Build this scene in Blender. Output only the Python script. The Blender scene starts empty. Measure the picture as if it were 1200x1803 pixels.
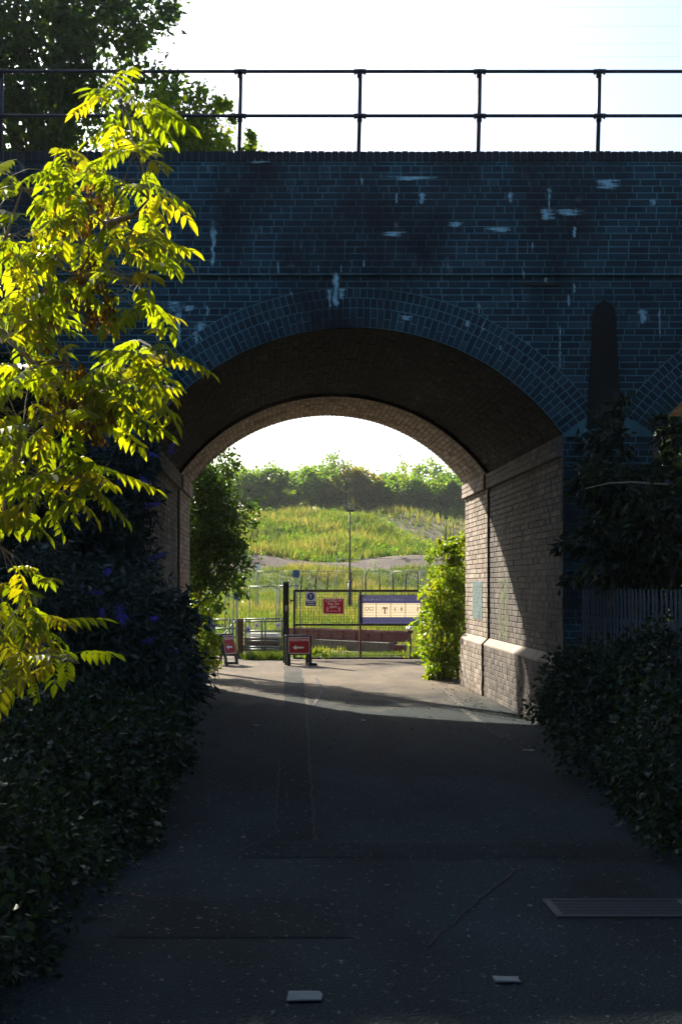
import bpy, bmesh, math, random
import numpy as np
from mathutils import Vector, Matrix, Euler

# ------------------------------------------------------------------ camera, sky, sun, exposure
SC = bpy.context.scene
COL = SC.collection
F = 2528.0            # focal length in photograph pixels (50 mm lens on a 24x36 frame held upright)
EYE = 1.66
CX, HY = 485.0, 1030.0
cam = bpy.data.cameras.new('camera'); cam_o = bpy.data.objects.new('camera', cam); COL.objects.link(cam_o)
cam_o.location = (0, 0, EYE); cam_o.rotation_euler = (math.radians(90), 0, 0)
cam.sensor_width = 36.0; cam.lens = F/1803*36.0
cam.shift_x = (600-CX)/1803.0; cam.shift_y = (HY-901.5)/1803.0
cam.clip_start = 0.1; cam.clip_end = 3000
SC.camera = cam_o

SUN_D = Vector((0.46, -1.0, -0.62)).normalized()      # the way the light travels
el = math.asin(-SUN_D.z); az = math.atan2(-SUN_D.x, -SUN_D.y)
world = bpy.data.worlds.new('World'); SC.world = world; world.use_nodes = True
wn = world.node_tree
sky = wn.nodes.new('ShaderNodeTexSky'); sky.sky_type = 'NISHITA'; sky.sun_disc = False
sky.sun_elevation = el; sky.sun_rotation = az; sky.dust_density = 3.0; sky.air_density = 1.0; sky.ozone_density = 5.0
wn.links.new(sky.outputs[0], wn.nodes['Background'].inputs[0])
wn.nodes['Background'].inputs[1].default_value = 0.08
sun = bpy.data.lights.new('sun', 'SUN'); sun.energy = 5.0; sun.angle = math.radians(0.55); sun.color = (1.0, 0.9, 0.74)
sun_o = bpy.data.objects.new('sun', sun); COL.objects.link(sun_o)
sun_o.rotation_euler = SUN_D.to_track_quat('-Z', 'Y').to_euler(); sun_o.location = (-20, 40, 40)
SC.view_settings.view_transform = 'Standard'; SC.view_settings.look = 'None'
SC.view_settings.exposure = 1.45; SC.view_settings.gamma = 1.0
SC.render.engine = 'CYCLES'
SC.cycles.use_denoising = True
SC.cycles.max_bounces = 8; SC.cycles.diffuse_bounces = 4; SC.cycles.transmission_bounces = 6
SC.cycles.transparent_max_bounces = 12; SC.cycles.volume_bounces = 0
SC.cycles.sample_clamp_indirect = 4.0

random.seed(4); RNG = np.random.default_rng(4)
def PX(px, D): return (px-CX)*D/F
def PZ(py, D): return EYE+(HY-py)*D/F
def P(px, py, D): return Vector((PX(px, D), D, PZ(py, D)))

# ------------------------------------------------------------------ helpers
def tag(o, label=None, cat=None, group=None, kind=None):
    if label: o['label'] = label
    if cat: o['category'] = cat
    if group: o['group'] = group
    if kind: o['kind'] = kind
    return o
def empty(name, loc=(0, 0, 0), rz=0.0):
    o = bpy.data.objects.new(name, None); COL.objects.link(o); o.location = loc; o.rotation_euler = (0, 0, rz)
    o.empty_display_size = 0.2
    return o
def link(name, me, mat, parent=None, smooth=False):
    o = bpy.data.objects.new(name, me); COL.objects.link(o)
    if mat is not None and len(me.materials) == 0: me.materials.append(mat)
    if parent is not None: o.parent = parent
    if smooth: me.polygons.foreach_set('use_smooth', np.ones(len(me.polygons), dtype=bool))
    return o
def mesh_np(name, V, Q, tint=None):
    V = np.asarray(V, dtype=np.float32); Q = np.asarray(Q, dtype=np.int32); k = Q.shape[1]
    me = bpy.data.meshes.new(name)
    me.vertices.add(len(V)); me.vertices.foreach_set('co', V.ravel())
    me.loops.add(Q.size); me.loops.foreach_set('vertex_index', Q.ravel())
    me.polygons.add(len(Q)); me.polygons.foreach_set('loop_start', np.arange(0, Q.size, k, dtype=np.int32))
    me.update(calc_edges=True)
    if tint is not None:
        a = me.attributes.new('tint', 'FLOAT', 'FACE'); a.data.foreach_set('value', np.asarray(tint, dtype=np.float32))
    return me
class MB:
    """collects shapes for one mesh"""
    def __init__(s): s.v = []; s.f = []; s.t = []
    def poly(s, vs, faces, t=0.5):
        n = len(s.v); s.v += [tuple(p) for p in vs]
        for f in faces: s.f.append([n+i for i in f]); s.t.append(t)
    def box(s, x0, x1, y0, y1, z0, z1, M=None, t=0.5, bev=0.0):
        if bev:
            b = bev
            vs = []
            for z in (z0, z0+b, z1-b, z1):
                i = b if z in (z0, z1) else 0
                vs += [(x0+i, y0+i, z), (x1-i, y0+i, z), (x1-i, y1-i, z), (x0+i, y1-i, z)]
            fs = [(3, 2, 1, 0), (12, 13, 14, 15)]
            for k in range(3):
                for j in range(4): fs.append((4*k+j, 4*k+(j+1) % 4, 4*k+4+(j+1) % 4, 4*k+4+j))
        else:
            vs = [(x0, y0, z0), (x1, y0, z0), (x1, y1, z0), (x0, y1, z0), (x0, y0, z1), (x1, y0, z1), (x1, y1, z1), (x0, y1, z1)]
            fs = [(3, 2, 1, 0), (4, 5, 6, 7), (0, 1, 5, 4), (1, 2, 6, 5), (2, 3, 7, 6), (3, 0, 4, 7)]
        if M is not None: vs = [M @ Vector(p) for p in vs]
        s.poly(vs, fs, t)
    def tube(s, pts, rad, n=6, t=0.5, cap=True):
        pts = [Vector(p) for p in pts]
        if not hasattr(rad, '__len__'): rad = [rad]*len(pts)
        vs = []
        for i, p in enumerate(pts):
            d = (pts[min(i+1, len(pts)-1)]-pts[max(i-1, 0)])
            d = d.normalized() if d.length > 1e-9 else Vector((0, 0, 1))
            a = d.orthogonal().normalized() if abs(d.z) > 0.95 else d.cross(Vector((0, 0, 1))).normalized()
            b = d.cross(a)
            for k in range(n):
                q = 2*math.pi*(k+0.5)/n
                vs.append(p+(a*math.cos(q)+b*math.sin(q))*rad[i])
        fs = []
        for i in range(len(pts)-1):
            for k in range(n): fs.append((i*n+k, i*n+(k+1) % n, (i+1)*n+(k+1) % n, (i+1)*n+k))
        if cap: fs.append(tuple(range(n))[::-1]); fs.append(tuple(range((len(pts)-1)*n, len(pts)*n)))
        s.poly(vs, fs, t)
    def mesh(s, name):
        me = bpy.data.meshes.new(name); me.from_pydata(s.v, [], s.f); me.update()
        a = me.attributes.new('tint', 'FLOAT', 'FACE'); a.data.foreach_set('value', np.array(s.t, dtype=np.float32))
        return me
    def build(s, name, mat, parent=None, smooth=False):
        return link(name, s.mesh(name), mat, parent, smooth)

# ------------------------------------------------------------------ materials
def new_mat(name):
    m = bpy.data.materials.new(name); m.use_nodes = True
    nt = m.node_tree; b = nt.nodes['Principled BSDF']
    return m, nt, b
def N(nt, t, **kw):
    n = nt.nodes.new(t)
    for k, v in kw.items():
        if k in n.inputs: n.inputs[k].default_value = v
        else: setattr(n, k, v)
    return n
def ramp(nt, fac, stops):
    r = nt.nodes.new('ShaderNodeValToRGB'); e = r.color_ramp.elements
    while len(e) < len(stops): e.new(0.5)
    for i, (p, c) in enumerate(stops): e[i].position = p; e[i].color = (c[0], c[1], c[2], 1) if hasattr(c, '__len__') else (c, c, c, 1)
    nt.links.new(fac, r.inputs[0]); return r.outputs[0]
def mix(nt, fac, a, b, mode='MIX'):
    m = nt.nodes.new('ShaderNodeMix'); m.data_type = 'RGBA'; m.blend_type = mode
    for sock, val in ((m.inputs[0], fac), (m.inputs[6], a), (m.inputs[7], b)):
        if hasattr(val, 'links'): nt.links.new(val, sock)
        elif hasattr(val, '__len__'): sock.default_value = (val[0], val[1], val[2], 1)
        else: sock.default_value = val
    return m.outputs[2]
def coords(nt, scale=(1, 1, 1), loc=(0, 0, 0), kind='position'):
    if kind == 'position': c = nt.nodes.new('ShaderNodeNewGeometry').outputs['Position']
    else: c = nt.nodes.new('ShaderNodeTexCoord').outputs['Object']
    m = nt.nodes.new('ShaderNodeMapping'); m.inputs['Scale'].default_value = scale; m.inputs['Location'].default_value = loc
    nt.links.new(c, m.inputs[0]); return m.outputs[0]
def noise(nt, vec, scale, detail=4, rough=0.55):
    n = N(nt, 'ShaderNodeTexNoise'); n.inputs['Scale'].default_value = scale; n.inputs['Detail'].default_value = detail
    n.inputs['Roughness'].default_value = rough; nt.links.new(vec, n.inputs['Vector']); return n.outputs['Fac']
def attr(nt, name='tint'):
    a = nt.nodes.new('ShaderNodeAttribute'); a.attribute_name = name; return a.outputs['Fac']
def bump(nt, b, height, strength=0.3, dist=0.01):
    n = nt.nodes.new('ShaderNodeBump'); n.inputs['Strength'].default_value = strength; n.inputs['Distance'].default_value = dist
    nt.links.new(height, n.inputs['Height']); nt.links.new(n.outputs[0], b.inputs['Normal'])

def mat_brick(name, stops, soot=(0.012, 0.014, 0.016), soot_lo=0.42, soot_hi=0.66, fleck=0.25, rough=0.75, spec=0.3, salt=(0.42, 0.5, 0.52), stretch=(0.5, 0.5, 0.28)):
    m, nt, b = new_mat(name)
    c0 = ramp(nt, attr(nt), stops)
    g = noise(nt, coords(nt), 38, 5, 0.65)
    c1 = mix(nt, 0.35, c0, ramp(nt, g, [(0.3, (0.35, 0.35, 0.35)), (0.7, (1.3, 1.3, 1.3))]), 'MULTIPLY')
    c1 = mix(nt, 1.0, c0, ramp(nt, g, [(0.25, 0.6), (0.75, 1.0)]), 'MULTIPLY')
    s = noise(nt, coords(nt, stretch), 1.7, 5, 0.62)
    sm = ramp(nt, s, [(soot_lo, 0.0), (soot_hi, 1.0)])
    c2 = mix(nt, sm, c1, soot)
    # lime bloom that has leached out of the joints
    e = noise(nt, coords(nt, (1, 1, 0.5), (3.1, 0, 7)), 5.5, 6, 0.75)
    em = ramp(nt, e, [(0.60, 0.0), (0.74, 1.0)])
    e2 = ramp(nt, noise(nt, coords(nt), 1.1, 2), [(0.45, 0.0), (0.65, fleck)])
    c3 = mix(nt, mix(nt, 1.0, em, e2, 'MULTIPLY'), c2, salt)
    nt.links.new(c3, b.inputs['Base Color']); b.inputs['Roughness'].default_value = rough
    b.inputs['Specular IOR Level'].default_value = spec
    bump(nt, b, g, 0.35, 0.006)
    return m
def mat_flat(name, col, rough=0.6, metal=0.0, var=0.25, scale=12, spec=0.4, bumpy=0.1):
    m, nt, b = new_mat(name)
    n = noise(nt, coords(nt, kind='object'), scale, 5, 0.6)
    c = mix(nt, 1.0, col, ramp(nt, n, [(0.3, 1-var), (0.7, 1.0)]), 'MULTIPLY')
    nt.links.new(c, b.inputs['Base Color']); b.inputs['Roughness'].default_value = rough; b.inputs['Metallic'].default_value = metal
    b.inputs['Specular IOR Level'].default_value = spec
    if bumpy: bump(nt, b, n, bumpy, 0.004)
    return m
def mat_rust(name, paint, rust=(0.11, 0.045, 0.022), lo=0.5, hi=0.6, rough=0.6):
    m, nt, b = new_mat(name)
    n = noise(nt, coords(nt, kind='object'), 7, 6, 0.65)
    c = mix(nt, ramp(nt, n, [(lo, 0.0), (hi, 1.0)]), paint, rust)
    nt.links.new(c, b.inputs['Base Color']); b.inputs['Roughness'].default_value = rough
    bump(nt, b, n, 0.2, 0.004); return m
def mat_leaf(name, stops, trans=0.45, tcol=(1.35, 1.25, 0.35), rough=0.45, objrand=False, spec=0.35):
    m, nt, b = new_mat(name)
    if objrand: f = nt.nodes.new('ShaderNodeObjectInfo').outputs['Random']
    else: f = attr(nt)
    c = ramp(nt, f, stops)
    v = noise(nt, coords(nt), 1.3, 3)
    c = mix(nt, 1.0, c, ramp(nt, v, [(0.3, (0.75, 0.8, 0.85)), (0.7, (1.0, 1.0, 0.9))]), 'MULTIPLY')
    nt.links.new(c, b.inputs['Base Color']); b.inputs['Roughness'].default_value = rough; b.inputs['Specular IOR Level'].default_value = spec
    tr = nt.nodes.new('ShaderNodeBsdfTranslucent'); nt.links.new(mix(nt, 1.0, c, tcol, 'MULTIPLY'), tr.inputs[0])
    ms = nt.nodes.new('ShaderNodeMixShader'); ms.inputs[0].default_value = trans
    nt.links.new(b.outputs[0], ms.inputs[1]); nt.links.new(tr.outputs[0], ms.inputs[2])
    nt.links.new(ms.outputs[0], nt.nodes['Material Output'].inputs[0]); return m
def mat_bark(name, a, c):
    m, nt, b = new_mat(name)
    n = noise(nt, coords(nt, (1, 1, 0.25)), 16, 6, 0.7)
    nt.links.new(ramp(nt, n, [(0.3, a), (0.7, c)]), b.inputs['Base Color']); b.inputs['Roughness'].default_value = 0.85
    bump(nt, b, n, 0.5, 0.02); return m

M = {}
BLUE = [(0.0, (0.006, 0.034, 0.048)), (0.3, (0.010, 0.050, 0.070)), (0.85, (0.014, 0.068, 0.092)), (1.0, (0.030, 0.10, 0.125))]
M['blue_brick'] = mat_brick('blue_brick', BLUE, soot=(0.003, 0.011, 0.016), soot_lo=0.45, soot_hi=0.63, fleck=0.9)
M['mortar'] = mat_brick('mortar', [(0.0, (0.09, 0.27, 0.31)), (1.0, (0.13, 0.36, 0.40))], soot=(0.008, 0.022, 0.028), soot_lo=0.45, soot_hi=0.66, fleck=0.8, rough=0.9)
TAN = [(0.0, (0.24, 0.18, 0.135)), (0.4, (0.36, 0.285, 0.225)), (0.8, (0.45, 0.37, 0.30)), (1.0, (0.52, 0.45, 0.38))]
M['tan_brick'] = mat_brick('tan_brick', TAN, soot=(0.03, 0.025, 0.022), soot_lo=0.5, soot_hi=0.8, fleck=0.3, rough=0.85)
M['shaded_wall_brick'] = mat_brick('shaded_wall_brick', [(0.0, (0.07, 0.055, 0.045)), (0.5, (0.14, 0.11, 0.09)), (1.0, (0.25, 0.21, 0.17))], soot=(0.012, 0.013, 0.014), soot_lo=0.40, soot_hi=0.66, fleck=0.3, rough=0.85)  # near tunnel walls: the tunnel's shade is darkened into the brick, plus soot
M['tan_mortar'] = mat_brick('tan_mortar', [(0, (0.13, 0.11, 0.09)), (1, (0.2, 0.17, 0.14))], soot=(0.03, 0.025, 0.022), soot_lo=0.5, soot_hi=0.8, rough=0.9)
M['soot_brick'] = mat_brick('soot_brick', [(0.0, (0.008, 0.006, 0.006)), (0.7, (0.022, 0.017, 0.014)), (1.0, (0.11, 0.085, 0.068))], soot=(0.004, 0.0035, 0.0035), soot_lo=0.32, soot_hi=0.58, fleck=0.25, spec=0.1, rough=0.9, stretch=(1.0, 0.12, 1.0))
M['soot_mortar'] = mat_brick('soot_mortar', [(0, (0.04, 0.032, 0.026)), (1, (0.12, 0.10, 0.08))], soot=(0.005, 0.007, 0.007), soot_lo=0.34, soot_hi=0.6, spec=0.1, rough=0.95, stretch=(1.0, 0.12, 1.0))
M['coping_brick'] = mat_brick('coping_brick', [(0.0, (0.010, 0.020, 0.026)), (1.0, (0.022, 0.040, 0.050))], soot=(0.008, 0.012, 0.014))
M['dark_render'] = mat_brick('dark_render', [(0, (0.005, 0.010, 0.011)), (1, (0.008, 0.015, 0.016))], soot=(0.002, 0.004, 0.004), soot_lo=0.35, soot_hi=0.55)
M['iron'] = mat_flat('iron', (0.016, 0.018, 0.02), 0.5, 0.2)
M['rail_paint'] = mat_flat('rail_paint', (0.010, 0.014, 0.022), 0.42, 0.0, 0.4)
M['ballast'] = mat_flat('ballast', (0.12, 0.1, 0.085), 0.95, 0, 0.6, 30, bumpy=0.8)
# lime runs with ragged edges
m, nt, b = new_mat('lime'); b.inputs['Base Color'].default_value = (0.36, 0.66, 0.72, 1); b.inputs['Roughness'].default_value = 0.9
n1 = noise(nt, coords(nt, (1, 1, 0.35)), 26, 5, 0.7)
n2 = noise(nt, coords(nt, (1, 1, 0.8)), 90, 3, 0.7)
ad = nt.nodes.new('ShaderNodeMath'); ad.operation = 'ADD'; nt.links.new(mix(nt, 0.35, n1, n2), ad.inputs[0]); nt.links.new(attr(nt, 'fade'), ad.inputs[1])
nt.links.new(ramp(nt, ad.outputs[0], [(0.60, 0.0), (0.98, 0.95)]), b.inputs['Alpha']); M['lime'] = m
def mat_paint_patch(name, col, lo=0.4, hi=0.6):
    m, nt, b = new_mat(name); b.inputs['Base Color'].default_value = (*col, 1); b.inputs['Roughness'].default_value = 0.7
    n1 = noise(nt, coords(nt), 9, 5, 0.7); nt.links.new(ramp(nt, n1, [(lo, 0.0), (hi, 0.85)]), b.inputs['Alpha']); return m
M['teal_paint'] = mat_paint_patch('teal_paint', (0.06, 0.15, 0.16), 0.3, 0.5)
M['orange_paint'] = mat_paint_patch('orange_paint', (0.42, 0.15, 0.07), 0.3, 0.55)
M['algae'] = mat_paint_patch('algae', (0.10, 0.14, 0.03), 0.42, 0.62)

# ground and road
m, nt, b = new_mat('ground')
n1 = noise(nt, coords(nt), 0.35, 5); n2 = noise(nt, coords(nt), 6, 6, 0.7)
gcol = ramp(nt, n1, [(0.3, (0.060, 0.085, 0.018)), (0.5, (0.13, 0.13, 0.035)), (0.7, (0.21, 0.17, 0.065))])
dcol = ramp(nt, n2, [(0.3, (0.045, 0.028, 0.017)), (0.7, (0.115, 0.075, 0.046))])
c = mix(nt, attr(nt, 'dirt'), gcol, dcol)
nt.links.new(c, b.inputs['Base Color']); b.inputs['Roughness'].default_value = 0.95; bump(nt, b, n2, 0.7, 0.05); M['ground'] = m
def mat_asphalt(name, a, c, dust, y0, y1):
    m, nt, b = new_mat(name)
    g = noise(nt, coords(nt), 55, 5, 0.75); w = noise(nt, coords(nt, (1, 0.35, 1)), 1.3, 5, 0.6)
    v = N(nt, 'ShaderNodeTexVoronoi'); v.inputs['Scale'].default_value = 60; nt.links.new(coords(nt), v.inputs['Vector'])
    c0 = ramp(nt, g, [(0.3, a), (0.72, c)])
    c0 = mix(nt, 1.0, c0, ramp(nt, w, [(0.32, 0.45), (0.66, 1.15)]), 'MULTIPLY')
    # pale chippings
    ch = ramp(nt, noise(nt, coords(nt, (1, 0.45, 1)), 30, 3, 0.6), [(0.62, 0.0), (0.70, 0.75)])
    c0 = mix(nt, ch, c0, (0.13, 0.15, 0.15))
    # dry site dust trodden in from the yard
    sx = nt.nodes.new('ShaderNodeSeparateXYZ'); nt.links.new(nt.nodes.new('ShaderNodeNewGeometry').outputs['Position'], sx.inputs[0])
    mr = nt.nodes.new('ShaderNodeMapRange'); mr.inputs[1].default_value = y0; mr.inputs[2].default_value = y1
    nt.links.new(sx.outputs[1], mr.inputs[0])
    ad = nt.nodes.new('ShaderNodeMath'); ad.operation = 'MULTIPLY_ADD'; ad.inputs[1].default_value = 1.0
    nt.links.new(mr.outputs[0], ad.inputs[0])
    dn = nt.nodes.new('ShaderNodeMath'); dn.operation = 'MULTIPLY_ADD'; dn.inputs[1].default_value = 1.3; dn.inputs[2].default_value = -1.0
    nt.links.new(w, dn.inputs[0]); nt.links.new(dn.outputs[0], ad.inputs[2]); ad.use_clamp = True
    c1 = mix(nt, ad.outputs[0], c0, mix(nt, 1.0, dust, ramp(nt, g, [(0.3, 0.7), (0.7, 1.0)]), 'MULTIPLY'))
    nt.links.new(c1, b.inputs['Base Color']); b.inputs['Roughness'].default_value = 0.92; b.inputs['Specular IOR Level'].default_value = 0.12
    bump(nt, b, v.outputs[0], 0.8, 0.014); return m
M['asphalt'] = mat_asphalt('asphalt', (0.006, 0.016, 0.021), (0.019, 0.040, 0.048), (0.29, 0.225, 0.155), 16.5, 24.5)
M['asphalt_patch'] = mat_asphalt('asphalt_patch', (0.0045, 0.012, 0.016), (0.013, 0.027, 0.033), (0.13, 0.11, 0.085), 18.0, 28)
M['crack'] = mat_flat('crack', (0.010, 0.011, 0.012), 0.9, 0, 0.3)
m, nt, b = new_mat('line_paint'); n1 = noise(nt, coords(nt), 14, 5, 0.7)
b.inputs['Base Color'].default_value = (0.17, 0.165, 0.145, 1); b.inputs['Roughness'].default_value = 0.8
nt.links.new(ramp(nt, n1, [(0.45, 0.0), (0.62, 0.75)]), b.inputs['Alpha']); M['line_paint'] = m
M['gravel_path'] = mat_flat('gravel_path', (0.30, 0.26, 0.21), 0.95, 0, 0.4, 8, bumpy=0.5)

# plants
ASHC = [(0.0, (0.085, 0.125, 0.010)), (0.6, (0.125, 0.160, 0.012)), (1.0, (0.20, 0.185, 0.016))]
M['ash_leaf'] = mat_leaf('ash_leaf', ASHC, 0.64, (3.6, 3.25, 0.45), 0.38, True)
M['ash_mass'] = mat_leaf('ash_mass', ASHC, 0.64, (3.6, 3.25, 0.45), 0.38)
M['ash_key'] = mat_leaf('ash_key', [(0.0, (0.11, 0.07, 0.012)), (1.0, (0.19, 0.12, 0.02))], 0.5, (1.9, 1.6, 0.5), 0.5, True)
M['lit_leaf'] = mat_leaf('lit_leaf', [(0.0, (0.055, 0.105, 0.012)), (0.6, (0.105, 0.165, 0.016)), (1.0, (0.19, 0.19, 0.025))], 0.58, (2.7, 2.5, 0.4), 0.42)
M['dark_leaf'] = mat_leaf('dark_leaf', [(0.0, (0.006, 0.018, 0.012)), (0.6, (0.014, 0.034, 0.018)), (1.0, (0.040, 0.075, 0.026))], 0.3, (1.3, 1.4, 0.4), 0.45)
M['grey_leaf'] = mat_leaf('grey_leaf', [(0.0, (0.008, 0.024, 0.022)), (0.6, (0.018, 0.045, 0.042)), (1.0, (0.055, 0.10, 0.09))], 0.25, (1.2, 1.4, 0.5), 0.5)
M['tree_leaf'] = mat_leaf('tree_leaf', [(0.0, (0.020, 0.050, 0.014)), (0.6, (0.040, 0.085, 0.018)), (1.0, (0.085, 0.130, 0.018))], 0.42, (1.9, 1.9, 0.45), 0.42)
M['far_leaf'] = mat_leaf('far_leaf', [(0.0, (0.045, 0.105, 0.020)), (0.6, (0.095, 0.175, 0.025)), (1.0, (0.20, 0.23, 0.035))], 0.55, (2.2, 2.2, 0.5), 0.55)
M['far_leaf_warm'] = mat_leaf('far_leaf_warm', [(0.0, (0.06, 0.10, 0.020)), (0.6, (0.130, 0.155, 0.025)), (1.0, (0.26, 0.19, 0.035))], 0.55, (2.2, 2.0, 0.5), 0.55)
M['grass'] = mat_leaf('grass', [(0.0, (0.065, 0.130, 0.018)), (0.45, (0.14, 0.19, 0.03)), (0.7, (0.26, 0.235, 0.075)), (1.0, (0.40, 0.32, 0.15))], 0.45, (1.5, 1.45, 0.6), 0.6, spec=0.15)
M['flower'] = mat_leaf('flower', [(0.0, (0.06, 0.06, 0.45)), (1.0, (0.16, 0.16, 0.80))], 0.3, (1, 1, 1.2), 0.7)
M['bark'] = mat_bark('bark', (0.05, 0.04, 0.03), (0.16, 0.13, 0.10))
M['twig'] = mat_bark('twig', (0.20, 0.16, 0.11), (0.42, 0.34, 0.25))
# made things
M['galv'] = mat_flat('galv', (0.42, 0.46, 0.47), 0.4, 0.6, 0.3); M['site_galv'] = mat_flat('site_galv', (0.20, 0.25, 0.25), 0.5, 0.3, 0.3); M['dull_galv'] = mat_flat('dull_galv', (0.10, 0.13, 0.145), 0.6, 0.2, 0.5, 3)
M['gate_steel'] = mat_rust('gate_steel', (0.02, 0.026, 0.022), (0.09, 0.04, 0.022), 0.5, 0.62)
M['rusty_steel'] = mat_rust('rusty_steel', (0.05, 0.035, 0.025), (0.17, 0.065, 0.03), 0.38, 0.55)
M['wire'] = mat_flat('wire', (0.16, 0.12, 0.085), 0.6, 0.2, 0.4)
M['black_post'] = mat_flat('black_post', (0.006, 0.014, 0.016), 0.5, 0, 0.4, 5)
M['wood'] = mat_bark('wood', (0.06, 0.035, 0.02), (0.17, 0.10, 0.06))
M['sleeper'] = mat_bark('sleeper', (0.07, 0.055, 0.042), (0.2, 0.16, 0.12))
M['red_steel'] = mat_rust('red_steel', (0.17, 0.018, 0.018), (0.10, 0.035, 0.022), 0.5, 0.75)
M['red_sign'] = mat_flat('red_sign', (0.50, 0.018, 0.035), 0.45, 0, 0.12, 4)
M['white_sign'] = mat_flat('white_sign', (0.78, 0.78, 0.76), 0.5, 0, 0.1, 6)
M['blue_sign'] = mat_flat('blue_sign', (0.012, 0.06, 0.20), 0.45, 0, 0.1, 6)
M['banner_blue'] = mat_flat('banner_blue', (0.05, 0.06, 0.14), 0.6, 0, 0.2, 6)
M['banner_cream'] = mat_flat('banner_cream', (0.70, 0.60, 0.46), 0.6, 0, 0.1, 6)
def translucent(m, col, f=0.5):
    nt = m.node_tree; b = nt.nodes['Principled BSDF']; t = nt.nodes.new('ShaderNodeBsdfTranslucent'); t.inputs[0].default_value = (*col, 1)
    ms = nt.nodes.new('ShaderNodeMixShader'); ms.inputs[0].default_value = f; nt.links.new(b.outputs[0], ms.inputs[1]); nt.links.new(t.outputs[0], ms.inputs[2])
    nt.links.new(ms.outputs[0], nt.nodes['Material Output'].inputs[0])
translucent(M['banner_cream'], (0.6, 0.48, 0.34), 0.55); translucent(M['banner_blue'], (0.06, 0.06, 0.14), 0.4); translucent(M['red_sign'], (0.42, 0.01, 0.03), 0.3)
M['black_plastic'] = mat_flat('black_plastic', (0.010, 0.014, 0.018), 0.5, 0, 0.2)
M['yellow'] = mat_flat('yellow', (0.65, 0.45, 0.04), 0.6, 0, 0.2)
M['paper'] = mat_flat('paper', (0.16, 0.2, 0.21), 0.8, 0, 0.25, 20)
M['lamp_green'] = mat_flat('lamp_green', (0.014, 0.035, 0.032), 0.5, 0, 0.2)
M['cable'] = mat_flat('cable', (0.12, 0.13, 0.14), 0.6, 0.3)

# ------------------------------------------------------------------ terrain
def smooth(a, b, x):
    t = np.clip((x-a)/(b-a), 0, 1); return t*t*(3-2*t)
def terrain(X, Y):
    X = np.asarray(X, float); Y = np.asarray(Y, float)
    z = -0.03 + 0.45*smooth(38, 62, Y) + 0.75*smooth(60, 78, Y) + 1.35*smooth(76, 85, Y) + 0.8*smooth(84.5, 88.5, Y)
    right = smooth(6.5, 13.5, X-(Y-115)*0.05)
    h1 = 3.9*smooth(87, 122, Y)*(1-right) + 1.0*smooth(87, 122, Y)*right
    h2 = 4.3*smooth(122, 142, Y)*right + 1.4*smooth(124, 150, Y)*(1-right)
    z = z+h1+h2
    far = smooth(60, 90, Y)
    z = z+far*0.16*(np.sin(X*0.7+Y*0.31)+np.sin(X*0.33-Y*0.47+1.3)) + 0.002*np.maximum(Y-150, 0)
    return z
def dirt_at(X, Y):
    X = np.asarray(X, float); Y = np.asarray(Y, float)
    bank = smooth(84.0, 85.0, Y)*(1-smooth(88.2, 89.5, Y+0.5*np.sin(X*1.7)))
    right = smooth(8.2, 10.0, X-(Y-120)*0.05)*smooth(112, 118, Y)*(1-smooth(139, 143, Y))
    near = 1-smooth(35.0, 36.5, Y+0.6*np.sin(X*2.3))
    blot = (np.sin(X*1.9+Y*0.6)*np.sin(Y*0.9-X*0.4) > 0.75)*0.55*smooth(60, 90, Y)
    return np.clip(bank+right*0.7+near+blot, 0, 1)
xs = np.concatenate([np.linspace(-260, -22, 25), np.linspace(-20, 30, 84), np.linspace(32, 260, 25)])
ys = np.concatenate([np.linspace(-60, 30, 24), np.linspace(31, 160, 174), np.linspace(165, 900, 40)])
GX, GY = np.meshgrid(xs, ys, indexing='ij'); GZ = terrain(GX, GY)
nx, ny = GX.shape
V = np.stack([GX, GY, GZ], -1).reshape(-1, 3)
idx = np.arange(nx*ny).reshape(nx, ny)
Q = np.stack([idx[:-1, :-1], idx[1:, :-1], idx[1:, 1:], idx[:-1, 1:]], -1).reshape(-1, 4)
me = mesh_np('ground', V, Q)
a = me.attributes.new('dirt', 'FLOAT', 'POINT'); a.data.foreach_set('value', dirt_at(GX, GY).astype(np.float32).ravel())
ground = tag(link('ground', me, M['ground'], smooth=True), kind='structure')

# ------------------------------------------------------------------ road
def strip(name, L, R, mat, z, parent=None, jag=0.0, thick=0.0):
    """a sheet between two polylines given as (x, y) lists of equal length"""
    mb = MB(); n = len(L); vs = []
    for (lx, ly), (rx, ry) in zip(L, R):
        vs += [(lx+random.uniform(-jag, jag), ly, z), (rx+random.uniform(-jag, jag), ry, z)]
    mb.poly(vs, [(2*i, 2*i+1, 2*i+3, 2*i+2) for i in range(n-1)])
    return mb.build(name, mat, parent)
yr = [-25, 0, 6, 10, 14, 15.9, 16.2, 20, 24, 24.6, 26, 28, 30, 31.4]
lft = [-1.6]*5+[-1.7, -1.5, -1.5, -1.5, -1.7, -2.6, -3.6, -4.2, -4.4]
rgt = [2.9]*5+[3.1, 3.25, 3.25, 3.25, 3.4, 3.9, 4.2, 4.3, 4.3]
road = tag(strip('road', list(zip(lft, yr)), list(zip(rgt, yr)), M['asphalt'], 0.0), kind='structure')
ty = np.linspace(9.35, 29.3, 40)
tl = np.interp(ty, [9.35, 12, 16.8, 24.7, 29.3], [0.0, 0.02, 0.10, 0.15, 0.17]); tr = np.interp(ty, [9.35, 12, 16.8, 24.7, 29.3], [0.255, 0.29, 0.385, 0.49, 0.52])
random.seed(9)
strip('trench_patch', list(zip(tl, ty)), list(zip(tr, ty)), M['asphalt_patch'], 0.004, road, 0.012)
strip('trench_patch', [(x, 8.74) for x in np.linspace(-0.2, 2.9, 24)], [(x, 9.18) for x in np.linspace(-0.2, 2.9, 24)], M['asphalt_patch'], 0.004, road)
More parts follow.
